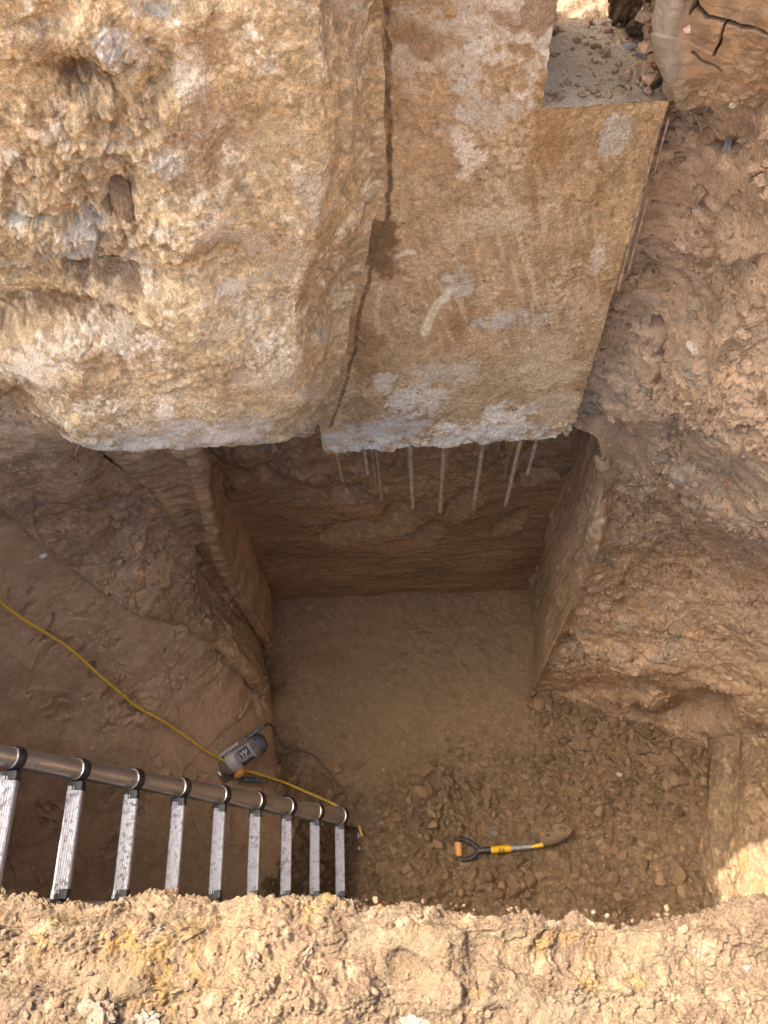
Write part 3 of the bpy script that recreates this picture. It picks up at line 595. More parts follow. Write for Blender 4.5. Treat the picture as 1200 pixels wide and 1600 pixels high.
for i, t in enumerate(tv):
    vv0 = -130 + t * 815
    for _ in range(3):
        ur = np.interp(vv0, rbv, rbu) + 7 * jit[int(np.clip(i, 0, nr - 1))]
        u_ = -170 + (ur + 170) * su
        v_ = -130 + t * (np.interp(u_, bu, bv) + 5 * np.interp(u_, np.linspace(-170, 520, 600), bj) + 130)
        vv0 = v_[-1]
    uu[i] = u_; vv_[i] = v_
roll = sm(.87, 1.0, su)[None, :] ** 1.2
yd = 1.28 + .19 * roll + .03 * (1 - tv[:, None]) * 0 + .09 * sm(.92, 1.0, tv)[:, None] ** 1.5 + .10 * sm(.45, 0, su)[None, :] * sm(.6, 1.0, tv)[:, None]
r_ = np.einsum('ij,rcj->rci', WB, np.stack([(uu - 600) / FOC, -(vv_ - 800) / FOC, -np.ones_like(uu)], -1))
front = CAM + r_ * (yd / r_[..., 1])[..., None]
N = normals(front); P = front.copy(); uv = np.stack([uu, vv_], -1)
Q = warp(P, .05, 5, 230)
lump = .022 * fbm(P * 2.6, 4, 231) + .022 * sm(-.1, .5, ridge(Q * 4.2, 3, 232) - .5) * sm(560, 250, uu) 
pit = np.clip(near(170, 190, 130, 170) + near(60, 350, 100, 110) + .7 * near(210, 380, 120, 60), 0, 1)
roughb = .35 + .65 * sm(.2, .7, pit + .35 * fbm(P * 3, 3, 233))
fine = .010 * fbm(Q * 12, 5, 234, .62) + .012 * facet(warp(P, .012, 20, 5), 13, 244) + .009 * crumbs(Q, 38, 235) * sm(-.2, .3, fbm(P * 6, 2, 243)) + .008 * clods(Q, 55, 236) + .004 * crumbs(P, 120, 242)
d = lump + roughb * (fine + pit * (.03 * facet(warp(P, .02, 12, 6), 8, 237) + .016 * clods(warp(P, .01, 20, 6), 26, 239)))
d += .05 * near(230, 600, 260, 90, 4) + .06 * near(260, 480, 120, 40) - .07 * near(60, 490, 150, 30) - .06 * near(140, 430, 120, 22) - .06 * near(120, 120, 60, 40) - .05 * near(185, 300, 40, 40) - .04 * near(250, 110, 30, 40) + .04 * near(310, 330, 60, 50)
d += .018 * sm(.0, .5, fbm(P * np.array([10, 10, 3.]), 3, 241)) * sm(.75, 1, su)[None, :]
edge = sm(-.02, .03, 1 - su)[None, :] * sm(-.01, .02, 1 - tv)[:, None]
front = front + N * (d * (.35 + .65 * edge) - .02)[..., None]
# top and underside complete the block; unseen upper wall added to shade the pit
r0 = front[0]; tz_ = lambda x: 5.45 - .82 * sm(-.93, -.76, x) + .03 * np.sin(x * 23); topz = tz_(r0[:, 0])  # top height shaped to shade the floor yet leave the cut sunlit
up = np.stack([np.concatenate([r0[:, :2], r0[:, 2:] + (topz[:, None] - r0[:, 2:]) * t], -1) for t in (np.linspace(1, 0, 14))])
up[:, :, 1] += 0
cap = np.stack([np.stack([up[0, :, 0], 2.0 * (1 - t) + up[0, :, 1] * t, up[0, :, 2]], -1) for t in np.linspace(0, 1, 6)])
back = np.stack([np.stack([up[0, :, 0], np.full(nc, 2.0), topz - (topz - 3.6) * t], -1) for t in np.linspace(0, 1, 10)])
und = np.stack([np.stack([front[-1, :, 0], front[-1, :, 1] * (1 - t) + 2.25 * t, front[-1, :, 2] - .02 * math.sin(t * 3.1)], -1) for t in np.linspace(0, 1, 40)])
side = np.stack([np.stack([front[:, -1, 0] - .02 * t, front[:, -1, 1] * (1 - t) + 1.95 * t, front[:, -1, 2]], -1) for t in np.linspace(0, 1, 24)], 1)
lc = np.concatenate([up[:, 0], front[1:, 0]])[::6]
ext = np.stack([np.stack([lc[:, 0] * (1 - t) - 4.2 * t, lc[:, 1], lc[:, 2]], -1) for t in np.linspace(0, 1, 80) ** 2], 1)  # unseen leftward extension, added to keep the sun off the pit floor
kz = np.clip((ext[:, :1, 2] - r0[0, 2]) / (topz[0] - r0[0, 2]), 0, 1); ext[:, :, 2] = np.where(kz > 0, r0[0, 2] + (tz_(ext[:, :, 0]) - r0[0, 2]) * kz, ext[:, :, 2])
skirt = np.stack([np.stack([ext[-1, :, 0], ext[-1, :, 1] + 1.1 * t ** .6, ext[-1, :, 2] * (1 - t) + 1.5 * t], -1) for t in np.linspace(0, 1, 12)])  # unseen sheet added below the extension to stop sun passing underneath
extc = np.stack([np.stack([ext[0, :, 0], 2.0 * t + ext[0, :, 1] * (1 - t), ext[0, :, 2]], -1) for t in np.linspace(0, 1, 5)])
def block_tint(P):
    T = base(P, [.575, .44, .265]); T *= (1 + .22 * fbm(P * 3, 4, 250))[..., None]; T *= (1 + .30 * fbm(P * 32, 3, 251))[..., None]
    T = mix(T, [.40, .27, .15], .7 * sm(.0, .5, fbm(P * 4.5, 4, 252)))
    T = mix(T, [.55, .41, .225], .5 * sm(.1, .5, fbm(P * 6, 4, 253)))
    T = mix(T, [.72, .61, .44], .85 * sm(.15, .5, fbm(P * 11, 4, 254)) * sm(-.2, .3, fbm(P * 40, 2, 255)))
    T = mix(T, [.78, .69, .54], .9 * sm(.15, .6, fbm(P * 8, 5, 256, .65)) * sm(-.3, .3, fbm(P * 70, 3, 271)))
    T *= (1 + .28 * fbm(P * 90, 2, 272))[..., None]; f1, f2, r = worley(P * 70, 273); T *= (.78 + .44 * r)[..., None]
    T = mix(T, [.52, .47, .40], .5 * sm(.5, .7, fbm(P * 8, 4, 257)))
    return T
T = block_tint(P); n3 = fbm(P * 16, 5, 258, .7); n5 = sm(-.25, .25, fbm(P * np.array([60, 60, 75.]), 3, 270))
for u, v, ru, rv, c, a in ((60, 565, 42, 30, WHITE, .9), (260, 608, 14, 18, WHITE, 1), (300, 655, 140, 24, [.70, .63, .53], 1), (190, 680, 110, 16, [.72, .67, .58], 1), (350, 665, 60, 14, WHITE, .9), (460, 690, 50, 8, [.6, .58, .55], .9), (430, 575, 40, 16, [.7, .62, .5], .9),
                           (470, 610, 30, 16, [.7, .63, .53], .8), (180, 60, 28, 24, [.66, .62, .56], 1), (215, 85, 30, 16, [.68, .62, .53], 1), (300, 120, 30, 26, WHITE * .95, 1), (260, 240, 34, 26, [.64, .58, .48], 1), (90, 210, 20, 16, WHITE * .9, .9), (70, 405, 40, 24, [.50, .48, .44], 1), (145, 370, 34, 40, [.45, .42, .38], .8),
                           (240, 20, 22, 14, [.55, .53, .48], .8), (440, 220, 60, 50, [.58, .46, .31], .6), (500, 280, 26, 50, [.56, .47, .35], .7), (395, 380, 26, 30, [.6, .5, .37], .7), (455, 420, 36, 24, [.6, .5, .36], .7), (360, 450, 20, 12, WHITE * .9, .9), (505, 520, 16, 18, [.6, .53, .42], .9), (35, 640, 22, 6, WHITE, .0),
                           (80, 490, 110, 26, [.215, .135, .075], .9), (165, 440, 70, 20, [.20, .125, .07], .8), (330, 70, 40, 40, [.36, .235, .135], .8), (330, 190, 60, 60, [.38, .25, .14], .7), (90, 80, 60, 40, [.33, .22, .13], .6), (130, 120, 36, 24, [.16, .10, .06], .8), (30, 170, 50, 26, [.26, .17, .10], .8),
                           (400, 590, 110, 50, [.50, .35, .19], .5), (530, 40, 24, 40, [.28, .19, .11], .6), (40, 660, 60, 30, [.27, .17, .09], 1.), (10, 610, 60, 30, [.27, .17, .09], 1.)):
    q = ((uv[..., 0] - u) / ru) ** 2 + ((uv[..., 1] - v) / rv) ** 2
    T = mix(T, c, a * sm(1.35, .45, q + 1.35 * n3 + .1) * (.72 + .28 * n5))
for pts, w in (([(248, 459), (285, 460), (322, 457)], 3.2), ([(340, 455), (362, 450)], 4)):
    T = mix(T, WHITE, .8 * stroke(np.concatenate([uv, uv[..., :1] * 0], -1), [(a, b, 0) for a, b in pts], w) * sm(-.3, .1, fbm(P * 40, 2, 259)))
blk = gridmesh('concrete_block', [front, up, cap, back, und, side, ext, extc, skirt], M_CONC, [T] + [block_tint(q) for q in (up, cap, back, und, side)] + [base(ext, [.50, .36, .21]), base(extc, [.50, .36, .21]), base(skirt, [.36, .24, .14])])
tag(blk, 'big rough lumpy block of old concrete, tan with white lime patches', 'concrete block'); keep('block', front)

# ---- clay pillar rising at the top right
sil = [(1062, -60), (1048, -20), (1036, 20), (1030, 60), (1034, 95), (1046, 130), (1060, 165)]
C = []
for u, v in sil: C.append([Y(u, v, 1.47) + np.array([.12, .6, 0]), Y(u, v, 1.47) + np.array([.02, .2, 0]), Y(u, v, 1.47), Y(u + 45, v, 1.44), Y(u + 110, v - 4, 1.40), Y(u + 190, v - 8, 1.33), Y(u + 330, v - 14, 1.2)])
t0 = C[0]; C.insert(0, [np.array([p[0], p[1], 4.95]) for p in t0]); C.insert(0, [np.array([p[0], p[1] + .02, 5.35]) for p in t0])  # unseen top rows carry the pillar higher to give shade
V = sheet(C, 330, 300); N = normals(V); P = V.copy(); uv = proj(P)
cp = np.concatenate([uv + 5 * np.stack([fbm(P * 14, 3, 263), fbm(P * 14, 3, 264)], -1), uv[..., :1] * 0], -1)
ck = np.maximum(stroke(cp, [(1085, -30, 0), (1092, 8, 0), (1105, 25, 0), (1140, 34, 0), (1172, 43, 0), (1200, 52, 0)], 3.5), np.maximum(stroke(cp, [(1137, 36, 0), (1128, 66, 0), (1118, 84, 0)], 2.0), stroke(cp, [(1080, 82, 0), (1100, 92, 0), (1118, 96, 0), (1132, 104, 0)], 2.0)))
rough = .05 + .6 * sm(1130, 1200, uv[..., 0]) * sm(20, 120, uv[..., 1]) + .5 * sm(110, 150, uv[..., 1])
V = V + N * (soil_disp(P, np.clip(rough, 0, 1), 260, .9, .03) + .012 * fbm(P * np.array([14, 14, 2.]), 3, 262) * sm(1100, 1040, uv[..., 0]) - .045 * ck)[..., None]
T = soil_tint(P, [.27, .175, .095], 265, grey=.2, ochre=.2, pale=.1, specks=.3)
T = mix(T, [.26, .235, .19], .75 * sm(1085, 1050, uv[..., 0] + 18 * fbm(P * 10, 3, 266)))
T = mix(T, DARK * .5, ck)
o = gridmesh('soil_pillar', [V], M_CLAY, [T]); tag(o, 'tall cracked clay pillar with a grey smeared edge at the end of the ledge', 'soil bank', kind='structure'); keep('pillar', V)
#OBJECTS_HERE
# ================================================================== OBJECTS
M_ALU = plain('brushed aluminium', (.66, .61, .54), .30, .75, dirt=(.30, .24, .18), dsc=10, damt=.36, bump=.05)
M_RUNG = plain('muddy aluminium tread', (.54, .54, .54), .45, .35, dirt=(.33, .285, .235), dsc=70, damt=.42, bump=.3)
M_BLK = plain('black plastic', (.025, .025, .028), .42, dirt=(.10, .075, .05), dsc=40, damt=.42)
M_YEL = plain('yellow cable sheath', (.80, .52, .07), .5, dirt=(.55, .35, .07), dsc=26, damt=.40)
M_YEL2 = plain('yellow sleeve', (.80, .46, .01), .4, dirt=(.40, .23, .04), dsc=30, damt=.36)
M_STEEL = plain('worn steel', (.42, .41, .40), .38, .8, dirt=(.20, .14, .09), dsc=40, damt=.44)
M_BLADE = plain('muddy rusty steel', (.22, .155, .10), .75, 0, dirt=(.40, .20, .03), dsc=24, damt=.44, bump=.6)
M_BAR = plain('cement-dusted bar', (.38, .285, .17), .85, dirt=(.22, .15, .09), dsc=60, damt=.5, bump=.5)
M_TGREY = plain('scuffed grey casing', (.36, .37, .37), .55, dirt=(.25, .18, .11), dsc=34, damt=.44, bump=.2)
M_TDARK = plain('dark blue-grey casing', (.07, .09, .115), .5, dirt=(.20, .15, .10), dsc=40, damt=.45)
M_TMET = plain('bright cast metal', (.72, .72, .73), .3, .45, dirt=(.34, .28, .21), dsc=30, damt=.36)
M_TBRN = plain('mud-caked casting', (.24, .175, .115), .75, dirt=(.16, .13, .10), dsc=26, damt=.5, bump=.4)
M_ORG = plain('orange plastic', (.72, .34, .09), .5, dirt=(.50, .27, .11), dsc=30, damt=.36)
M_CORD = plain('dusty brown cord', (.16, .115, .075), .7, dirt=(.09, .065, .045), dsc=30, damt=.5)
M_WHT = plain('white lettering', (.75, .75, .74), .5, vary=.05)
M_WOOD = plain('weathered lath', (.34, .23, .125), .85, dirt=(.20, .13, .075), dsc=40, damt=.5, bump=.4)

# ---- steel bars hanging from the footing (parts of it)
for ub, vb, ut, y, r in ((535, 752, 535, 1.66, .0062), (575, 741, 573, 1.60, .0085), (597, 780, 595, 1.72, .0080), (645, 793, 645, 1.60, .0105), (688, 799, 701, 1.60, .0110), (740, 793, 757, 1.60, .0105),
                         (790, 789, 811, 1.60, .0105), (824, 741, 839, 1.60, .0095), (588, 760, 589, 1.90, .0075), (697, 736, 702, 1.90, .0075), (640, 750, 640, 1.92, .0070), (788, 746, 797, 1.92, .0070), (745, 748, 749, 1.92, .0065)):
    a = Y(ub, vb, y); b = np.array([a[0] + .004 * (ut - ub) * .2, y, ZB + .03]); m = MB(); pts = [a + (b - a) * t for t in np.linspace(0, 1, 24)]
    m.tube(pts, [.85 * r * (1 + .10 * math.sin(k * 2.9 + ub)) for k in range(24)], 8); m.build('steel_bar', M_BAR, foot, angle=60)

# ---- ladder
D = np.array([-.371, -.011, .928]); D /= np.linalg.norm(D); A0 = Z(530, 1275, .30); SP = .2953; W_ = .47
lad = root('ladder', tuple(A0 - D * .42), 'aluminium telescopic ladder with black collars leaning out of the pit', 'ladder')
rad = lambda k: .0475 - .0018 * k
for off in (0.0, -W_):
    o3 = np.array([0, off, 0]); m = MB()
    for k in range(-1, 11):
        a = A0 + o3 + D * SP * (k if k > -1 else -1.2); b = A0 + o3 + D * SP * (k + 1); r = rad(k); L = np.linalg.norm(b - a)
        m.lathe(a, D, [(0, r * .96), (.01, r), (L * .5, r), (L - .012, r), (L - .008, r * 1.05), (L + .010, r * 1.05), (L + .012, r * .97)], 28)
    adopt(m.build('stile', M_ALU), lad)
    for k in range(0, 11):
        c = A0 + o3 + D * SP * k; r = rad(k - 1)
        cm = MB().lathe(c, D, [(-.026, r * 1.02), (-.026, r * 1.10), (-.022, r * 1.14), (.004, r * 1.14), (.008, r * 1.08)], 28)
        cm.box(c + np.array([0, (-.058 if off == 0 else .058), -.006]), (.029, .016, .019)); adopt(cm.build('collar', M_BLK), lad)
tl = math.radians(-9); ax = np.array([[math.cos(tl), 0, math.sin(tl)], [0, 1, 0], [-math.sin(tl), 0, math.cos(tl)]])
for k in range(-1, 11):
    c = A0 + D * SP * k + np.array([0, -W_ / 2, -.006]); m = MB().box(c, (.027, W_ / 2 - .055, .017), ax, .2)
    for q in range(6): m.box(c + ax[2] * .0178 + ax[0] * (-.020 + .008 * q), (.0018, W_ / 2 - .06, .0016), ax)
    adopt(m.build('rung', M_RUNG), lad)

# ---- yellow extension cord down the clay face
path = [(-70, 896), (-30, 916), (0, 940), (30, 963), (70, 988), (110, 1014), (150, 1050), (185, 1080), (215, 1105), (250, 1124), (285, 1147), (320, 1172), (340, 1183), (365, 1196), (388, 1205), (412, 1212), (445, 1223), (485, 1240), (516, 1254), (538, 1266), (552, 1273), (559, 1283), (562, 1294), (566, 1306)]
path = [tuple(q) for q in spline(path, 3)]; raw = np.array([lay(u, v, .012, ('face', 'floor')) for u, v in path])
dep = (CAM - raw) @ WB[:, 2]
d2 = np.pad(dep, 2, mode='edge'); dep = np.min([d2[k:k + len(dep)] for k in range(5)], 0) - .006
for _ in range(8): dep[1:-1] = .25 * dep[:-2] + .5 * dep[1:-1] + .25 * dep[2:]
dep[-9:] -= np.linspace(0, .035, 9)
raw = np.array([CAM + ray(u, v) * q for (u, v), q in zip(path, dep)])
o = MB().tube(spline(raw, 3), .0078, 10).build('extension_cord', M_YEL, None, angle=80); tag(o, 'yellow extension cord trailing down the brown clay face past the breaker', 'cord')

# ---- electric breaker lying on the foot of the face
p0 = lay(378, 1190, 0, ('face', 'floor')); q0 = float((CAM - p0) @ WB[:, 2]) - .09; U0, V0 = 378, 1180; KX = q0 / FOC; pc = CAM + ray(U0, V0) * q0
def TP(u, v, h=0.0): return pc + (u - U0) * KX * WB[:, 0] - (v - V0) * KX * WB[:, 1] + h * WB[:, 2]
brk = root('power_breaker', tuple(pc), 'grey electric breaker with muddy casing lying beside the ladder', 'power tool')
ta = WB[:, 0] * .82 + WB[:, 1] * .57; ta /= np.linalg.norm(ta); px_ = KX
def AT(t, n=0.0, h=0.0): return TP(381 + .82 * t - .57 * n, 1178 - .57 * t - .82 * n, h * KX)      # along the axis, towards the handle, up
def lth(t, prof, h=0.0): return MB().lathe(AT(t), ta, [(a * px_, r * px_) for a, r in prof], 32)
adopt(lth(-41, [(0, 9), (1, 13), (4, 16), (8, 17), (12, 18), (14, 18.5), (16, 16.5)]).build('gear_housing', M_TBRN), brk)
adopt(lth(-26.5, [(0, 16), (1.5, 17), (5, 17), (5.6, 16.2), (6.2, 17), (14, 17), (14.6, 16.3), (15.2, 17.2), (17, 17.2)]).build('metal_band', M_TMET), brk)
mh = adopt(lth(-9.5, [(0, 15.5), (1, 16.5), (28, 16.8), (30, 16.2)]).build('motor_housing', M_TGREY), brk)
adopt(lth(20, [(0, 16.5), (1, 18), (7, 18), (8.5, 16.5)]).build('rear_ring', M_TBRN), brk)
adopt(lth(28, [(0, 15.5), (4, 16), (8, 14), (11, 10), (12.5, 5)]).build('rear_cap', M_TDARK), brk)
tb = np.cross(WB[:, 2], ta); AX = np.array([ta, tb, WB[:, 2]])
lp = AT(7, 4, 16.6)
lb = adopt(MB().box(lp, (8.5 * px_, 7 * px_, 1.6 * px_), AX).build('label_plate', M_TDARK), brk)
def tagbit(name, mb, mat, par_o):
    x = mb.build(name, mat); x.data.transform(Matrix.Translation(-brk.location)); x.parent = par_o; return x
m = MB()
for i, (da, db, l, s) in enumerate(((-5.5, 2, 2.2, .5), (-2, 1.0, 3.2, -.5), (1.5, 2.0, 3.0, .6), (4.2, .2, 3.2, -.5), (6.5, 2, 2.4, .4), (-4, -4, 2.6, 0), (2, -4.2, 4, 0))):
    q = np.array([ta * math.cos(s + 1.2) + tb * math.sin(s + 1.2), tb * math.cos(s + 1.2) - ta * math.sin(s + 1.2), WB[:, 2]])
    m.box(lp + ta * da * .85 * px_ + tb * db * px_ + WB[:, 2] * 1.7 * px_, (l * px_, .75 * px_, .3 * px_), q)
tagbit('lettering', m, M_WHT, lb)
m = MB()
for i in range(5): m.box(AT(-4 + i * 4.4, -10, 13.2), (1.5 * px_, 3.0 * px_, 1.6 * px_), AX)
tagbit('vent', m, M_BLK, mh)
adopt(MB().tube(spline([AT(-34, 14, 5), AT(-31, 19, 8), AT(-20, 20, 9), AT(0, 20, 9), AT(14, 19.5, 9), AT(19, 19, 8)], 6), 3.0 * px_, 14).build('handle', M_TMET), brk)
adopt(MB().box(AT(14, 18.5, 9), (8 * px_, 4.5 * px_, 4.5 * px_), AX, .3).build('trigger_block', M_TBRN), brk)
adopt(MB().tube([AT(21, 19, 9), TP(404, 1139, 9 * px_), TP(414, 1132, 8 * px_)], [4 * px_, 3.4 * px_, 2.4 * px_], 12).build('cord_guard', M_TDARK), brk)
adopt(MB().tube([TP(371, 1210, 9 * px_), TP(373, 1208, 10 * px_), TP(381, 1201, 11 * px_), TP(383, 1199, 11 * px_)], [4 * px_, 5.6 * px_, 5.6 * px_, 4 * px_], 18).build('switch_cap', M_ORG), brk)
m = MB(); pts = []; rr = []
for i in range(25): pts.append(TP(372 + i * 1.9, 1218 + i * .05, 0)); rr.append((5.2 if i % 2 else 4.1) * px_ if i > 3 else 3 * px_)
adopt(m.tube(pts, rr, 16).build('side_handle', M_TDARK), brk)
adopt(MB().tube([TP(373.5, 1210, 0), TP(373.5, 1226, 0)], 1.6 * px_, 10).build('handle_collar', M_TDARK), brk)
adopt(MB().tube([TP(356, 1206, -2 * px_), TP(349, 1214, -4 * px_), TP(349, 1222, -6 * px_)], [15 * px_, 12 * px_, 8 * px_], 18).build('chuck', M_TBRN), brk)
adopt(MB().tube([TP(338, 1199, 4 * px_), TP(346, 1207, 8 * px_), TP(350, 1210, 8 * px_)], [1.3 * px_, 2.0 * px_, 1.6 * px_], 10).build('lock_lever', M_TMET), brk)
cp_ = [(413, 1133), (421, 1131), (428, 1140), (433, 1152), (441, 1165), (455, 1171), (475, 1174), (490, 1181), (505, 1197), (522, 1219), (538, 1238), (550, 1252), (557, 1266), (560, 1284)]
cpw = [TP(413, 1133, 8 * px_)] + [lay(u, v, .035, ('face', 'floor')) for u, v in cp_[1:]]
adopt(MB().tube(spline(cpw, 6), .0058, 8).build('power_cord', M_CORD, None, angle=80), brk)

# ---- short shovel on the rubble
zs = floor_z(*Z(790, 1325, .2)[:2]) + .058
def G_(u, v, h=0.0): return Z(u, v, zs + h)
shv = root('shovel', tuple(G_(790, 1325, -.03)), 'short shovel with orange grip and yellow sleeve lying on the rubble', 'shovel')
adopt(MB().tube([G_(715.5, 1316), G_(715.6, 1317), G_(717.0, 1337), G_(717.1, 1338)], [.017, .021, .021, .017], 16).build('grip', M_ORG), shv)
adopt(MB().tube(spline([G_(715, 1317), G_(714.5, 1312.5), G_(719, 1310.5), G_(729, 1313), G_(739, 1319), G_(748, 1327), G_(757, 1329)], 5), [.0115] * 16 + [.014] * 15, 12).tube(spline([G_(717, 1337), G_(718, 1342), G_(724, 1343.8), G_(734, 1342), G_(741, 1337), G_(747, 1331), G_(757, 1329)], 5), [.0115] * 16 + [.014] * 15, 12)
      .tube([G_(747, 1329.3), G_(751, 1329), G_(768, 1327.6)], [.013, .0185, .0185], 16).build('handle_frame', M_BLK), shv)
slv = adopt(MB().tube([G_(766.5, 1327.8), G_(767, 1327.8), G_(797.5, 1325.4), G_(798, 1325.3)], [.016, .0205, .0205, .016], 20).build('sleeve', M_YEL2), shv)
adopt(MB().tube([G_(796, 1325.5), G_(820, 1323.7), G_(842, 1322), G_(850, 1321)], [.0175, .017, .0155, .010], 16).build('shaft', M_STEEL), shv)
adopt(MB().tube([G_(826, 1324, .010), G_(838, 1321.5, .013), G_(848, 1319.5, .012)], [.004, .010, .012], 10).build('socket', M_YEL2), shv)
sa = G_(848, 1321) - G_(800, 1325); sa /= np.linalg.norm(sa); sa = sa * .93 + np.array([0, .36, -.10]); sa /= np.linalg.norm(sa); sl_ = np.cross([0, 0, 1.], sa); sl_ /= np.linalg.norm(sl_)
ro = math.radians(-49); sn = np.cross(sa, sl_); s_l = sl_ * math.cos(ro) + sn * math.sin(ro); s_n = sn * math.cos(ro) - sl_ * math.sin(ro)
b0 = G_(846, 1320, .0); nu, nv = 26, 21; top = np.zeros((nu, nv, 3))
for i in range(nu):
    t = i / (nu - 1); hw = .066 * (min(1, (t * 5 + .25)) if t < .15 else 1) * (1 if t < .62 else math.sqrt(max(0.0, 1 - ((t - .62) / .38) ** 2)) * .98 + .02)
    for j in range(nv):
        w = -1 + 2 * j / (nv - 1); top[i, j] = b0 + sa * t * .205 + s_l * w * hw + s_n * (.028 * w * w * (hw / .064) - .012 * math.sin(t * 3.0) + .004 * (1 - t))
bot = top - s_n * .004; m = MB()
I = lambda i, j, k: k * nu * nv + i * nv + j
m.v = [tuple(x) for x in top.reshape(-1, 3)] + [tuple(x) for x in bot.reshape(-1, 3)]
for i in range(nu - 1):
    for j in range(nv - 1): m.f += [(I(i, j, 0), I(i, j + 1, 0), I(i + 1, j + 1, 0), I(i + 1, j, 0)), (I(i, j, 1), I(i + 1, j, 1), I(i + 1, j + 1, 1), I(i, j + 1, 1))]
    for j in (0, nv - 1): m.f.append((I(i, j, 0), I(i + 1, j, 0), I(i + 1, j, 1), I(i, j, 1)))
for i in (0, nu - 1):
    for j in range(nv - 1): m.f.append((I(i, j, 0), I(i, j + 1, 0), I(i, j + 1, 1), I(i, j, 1)))
adopt(m.build('blade', M_BLADE), shv)
tc = bpy.data.curves.new('lettering', 'FONT'); tc.body = '36'; tc.size = .040; tc.extrude = .0008; tc.align_x = 'CENTER'; tc.align_y = 'CENTER'; tc.space_character = 1.15
tmp = bpy.data.objects.new('lettering_curve', tc); me_ = bpy.data.meshes.new_from_object(tmp); bpy.data.objects.remove(tmp); me_.materials.clear(); me_.materials.append(M_BLK)
to = bpy.data.objects.new('lettering', me_); COL.objects.link(to)
xx = G_(798, 1325.3) - G_(767, 1327.8); xx /= np.linalg.norm(xx); zz = np.array([0, -.55, .84]); zz -= xx * (zz @ xx); zz /= np.linalg.norm(zz); yy = np.cross(zz, xx)
cpos = G_(783, 1326.6) + zz * .0222 - np.array(shv.location)
to.parent = slv; to.matrix_local = Matrix([[xx[i], yy[i], zz[i], cpos[i]] for i in range(3)] + [[0, 0, 0, 1]])

# ---- lath strips left along the footing's edge
for pts, r, lab in (([(1036, 176), (1026, 215), (1016, 255), (1008, 290)], .0045, 'thin weathered lath strip along the upper edge of the footing'), ([(1005, 300), (992, 350), (979, 400), (966, 452)], .0055, 'thin weathered lath strip lower down the footing edge, half buried in soil')):
    w = [lay(u, v, .012, ('bank',)) for u, v in pts]; w = [Y(u, v, min(1.50, q[1])) for (u, v), q in zip(pts, w)]
    m = MB(); s = spline(w, 6)
    m.tube(s, [r * (1 + .25 * math.sin(i * 1.7)) for i in range(len(s))], 7).tube([q + np.array([.014, -.004, .01]) for q in s[2:-3]], r * .6, 6)
    tag(m.build('timber_lath', M_WOOD, None, angle=30), lab, 'timber strip')

# ---- clods and stones
import bmesh
def ico(n):
    b = bmesh.new(); bmesh.ops.create_icosphere(b, subdivisions=n, radius=1); b.verts.ensure_lookup_table()
    v = np.array([x.co[:] for x in b.verts]); f = np.array([[q.index for q in p.verts] for p in b.faces]); b.free(); return v, f
ICO = {n: ico(n) for n in (1, 2, 3, 4, 5, 6)}
def rock(sd, n=3, sharp=11, rough=.08):
    g = np.random.default_rng(sd); v, f = ICO[n]; pn = g.normal(size=(sharp, 3)); pn /= np.linalg.norm(pn, axis=1)[:, None]; pd = g.uniform(.55, .95, sharp)
    dt = v @ pn.T; r = np.min(np.where(dt > .05, pd / np.maximum(dt, .05), 9), 1); r = np.minimum(r, 1.15)
    q = v * r[:, None] * .95; return q * (1 + rough * fbm(q * 2.2 + sd, 3, 3))[:, None]
def rot(g):
    q = g.normal(size=4); q /= np.linalg.norm(q); w, x, y, z = q
    return np.array([[1 - 2 * (y * y + z * z), 2 * (x * y - z * w), 2 * (x * z + y * w)], [2 * (x * y + z * w), 1 - 2 * (x * x + z * z), 2 * (y * z - x * w)], [2 * (x * z - y * w), 2 * (y * z + x * w), 1 - 2 * (x * x + y * y)]])
def scatter(name, spots, mat, col, sd, label, cat):
    g = np.random.default_rng(sd); vs_, fs_, ts_ = [], [], []; off = 0
    lv = 1 if sd > 20 else 2; lib = [(rock(sd * 50 + k, lv, 6 + k % 4, .22), ICO[lv][1]) for k in range(14)]
    for p, s in spots:
        v, f = lib[g.integers(14)]; sc = g.uniform(.6, 1.2, 3); q = ((v * sc) @ rot(g).T) * s; q[:, 2] *= .8
        vs_.append(q + np.asarray(p)); fs_.append(f + off); off += len(v); ts_.append(np.broadcast_to(np.asarray(col) * g.uniform(.75, 1.25) * (np.array([1, .97, .93]) ** g.uniform(-1, 1)), (len(v), 3)))
    F = np.concatenate(fs_); o = build(name, np.concatenate(vs_), F.ravel(), np.full(len(F), 3), mat, np.concatenate(ts_))
    o.data.set_sharp_from_angle(angle=math.radians(40)); return tag(o, label, cat, kind='stuff')
g = np.random.default_rng(5); spots = []
cand = np.stack([g.uniform(-1.0, 1.85, 30000), g.uniform(-.2, 1.95, 30000), np.zeros(30000)], -1); fr = floor_rough(cand); uvc = proj(cand + np.array([0, 0, .15]))
for i in range(30000):
    x, y = cand[i, :2]; u, v = uvc[i]
    nearwall = math.exp(-(((u - 880) * .45 - (v - 1105)) / 45) ** 2) if u > 830 else 0
    if g.random() > .05 + .47 * fr[i] ** 2 + .5 * nearwall: continue
    if y > 1.3 and abs(x) > .8: continue
    s = min(.050, .0068 * math.exp(g.normal() * .68) * (1 + .8 * nearwall) * (.45 + .55 * min(1, fr[i] * 1.6 + nearwall)))
    if 692 < u < 905 and 1272 < v < 1358 and (s > .012 or abs(v - (1331 - .08 * (u - 715))) < 22): continue
    if u > 1098 and v > 1195: continue
    spots.append(((x, y, floor_z(x, y) + s * .5), s))
scatter('rubble', spots, M_SOIL, [.262, .18, .11], 3, 'loose crumbled brown clay covering the floor of the pit', 'rubble')
spots = []
for i in range(900):
    u = g.uniform(-60, 1260); v = g.uniform(1405, 1640); s = .0042 * math.exp(g.normal() * .5); spots.append((lay(u, v, 0, ('ledge',)) + np.array([0, 0, s * .3]), s))
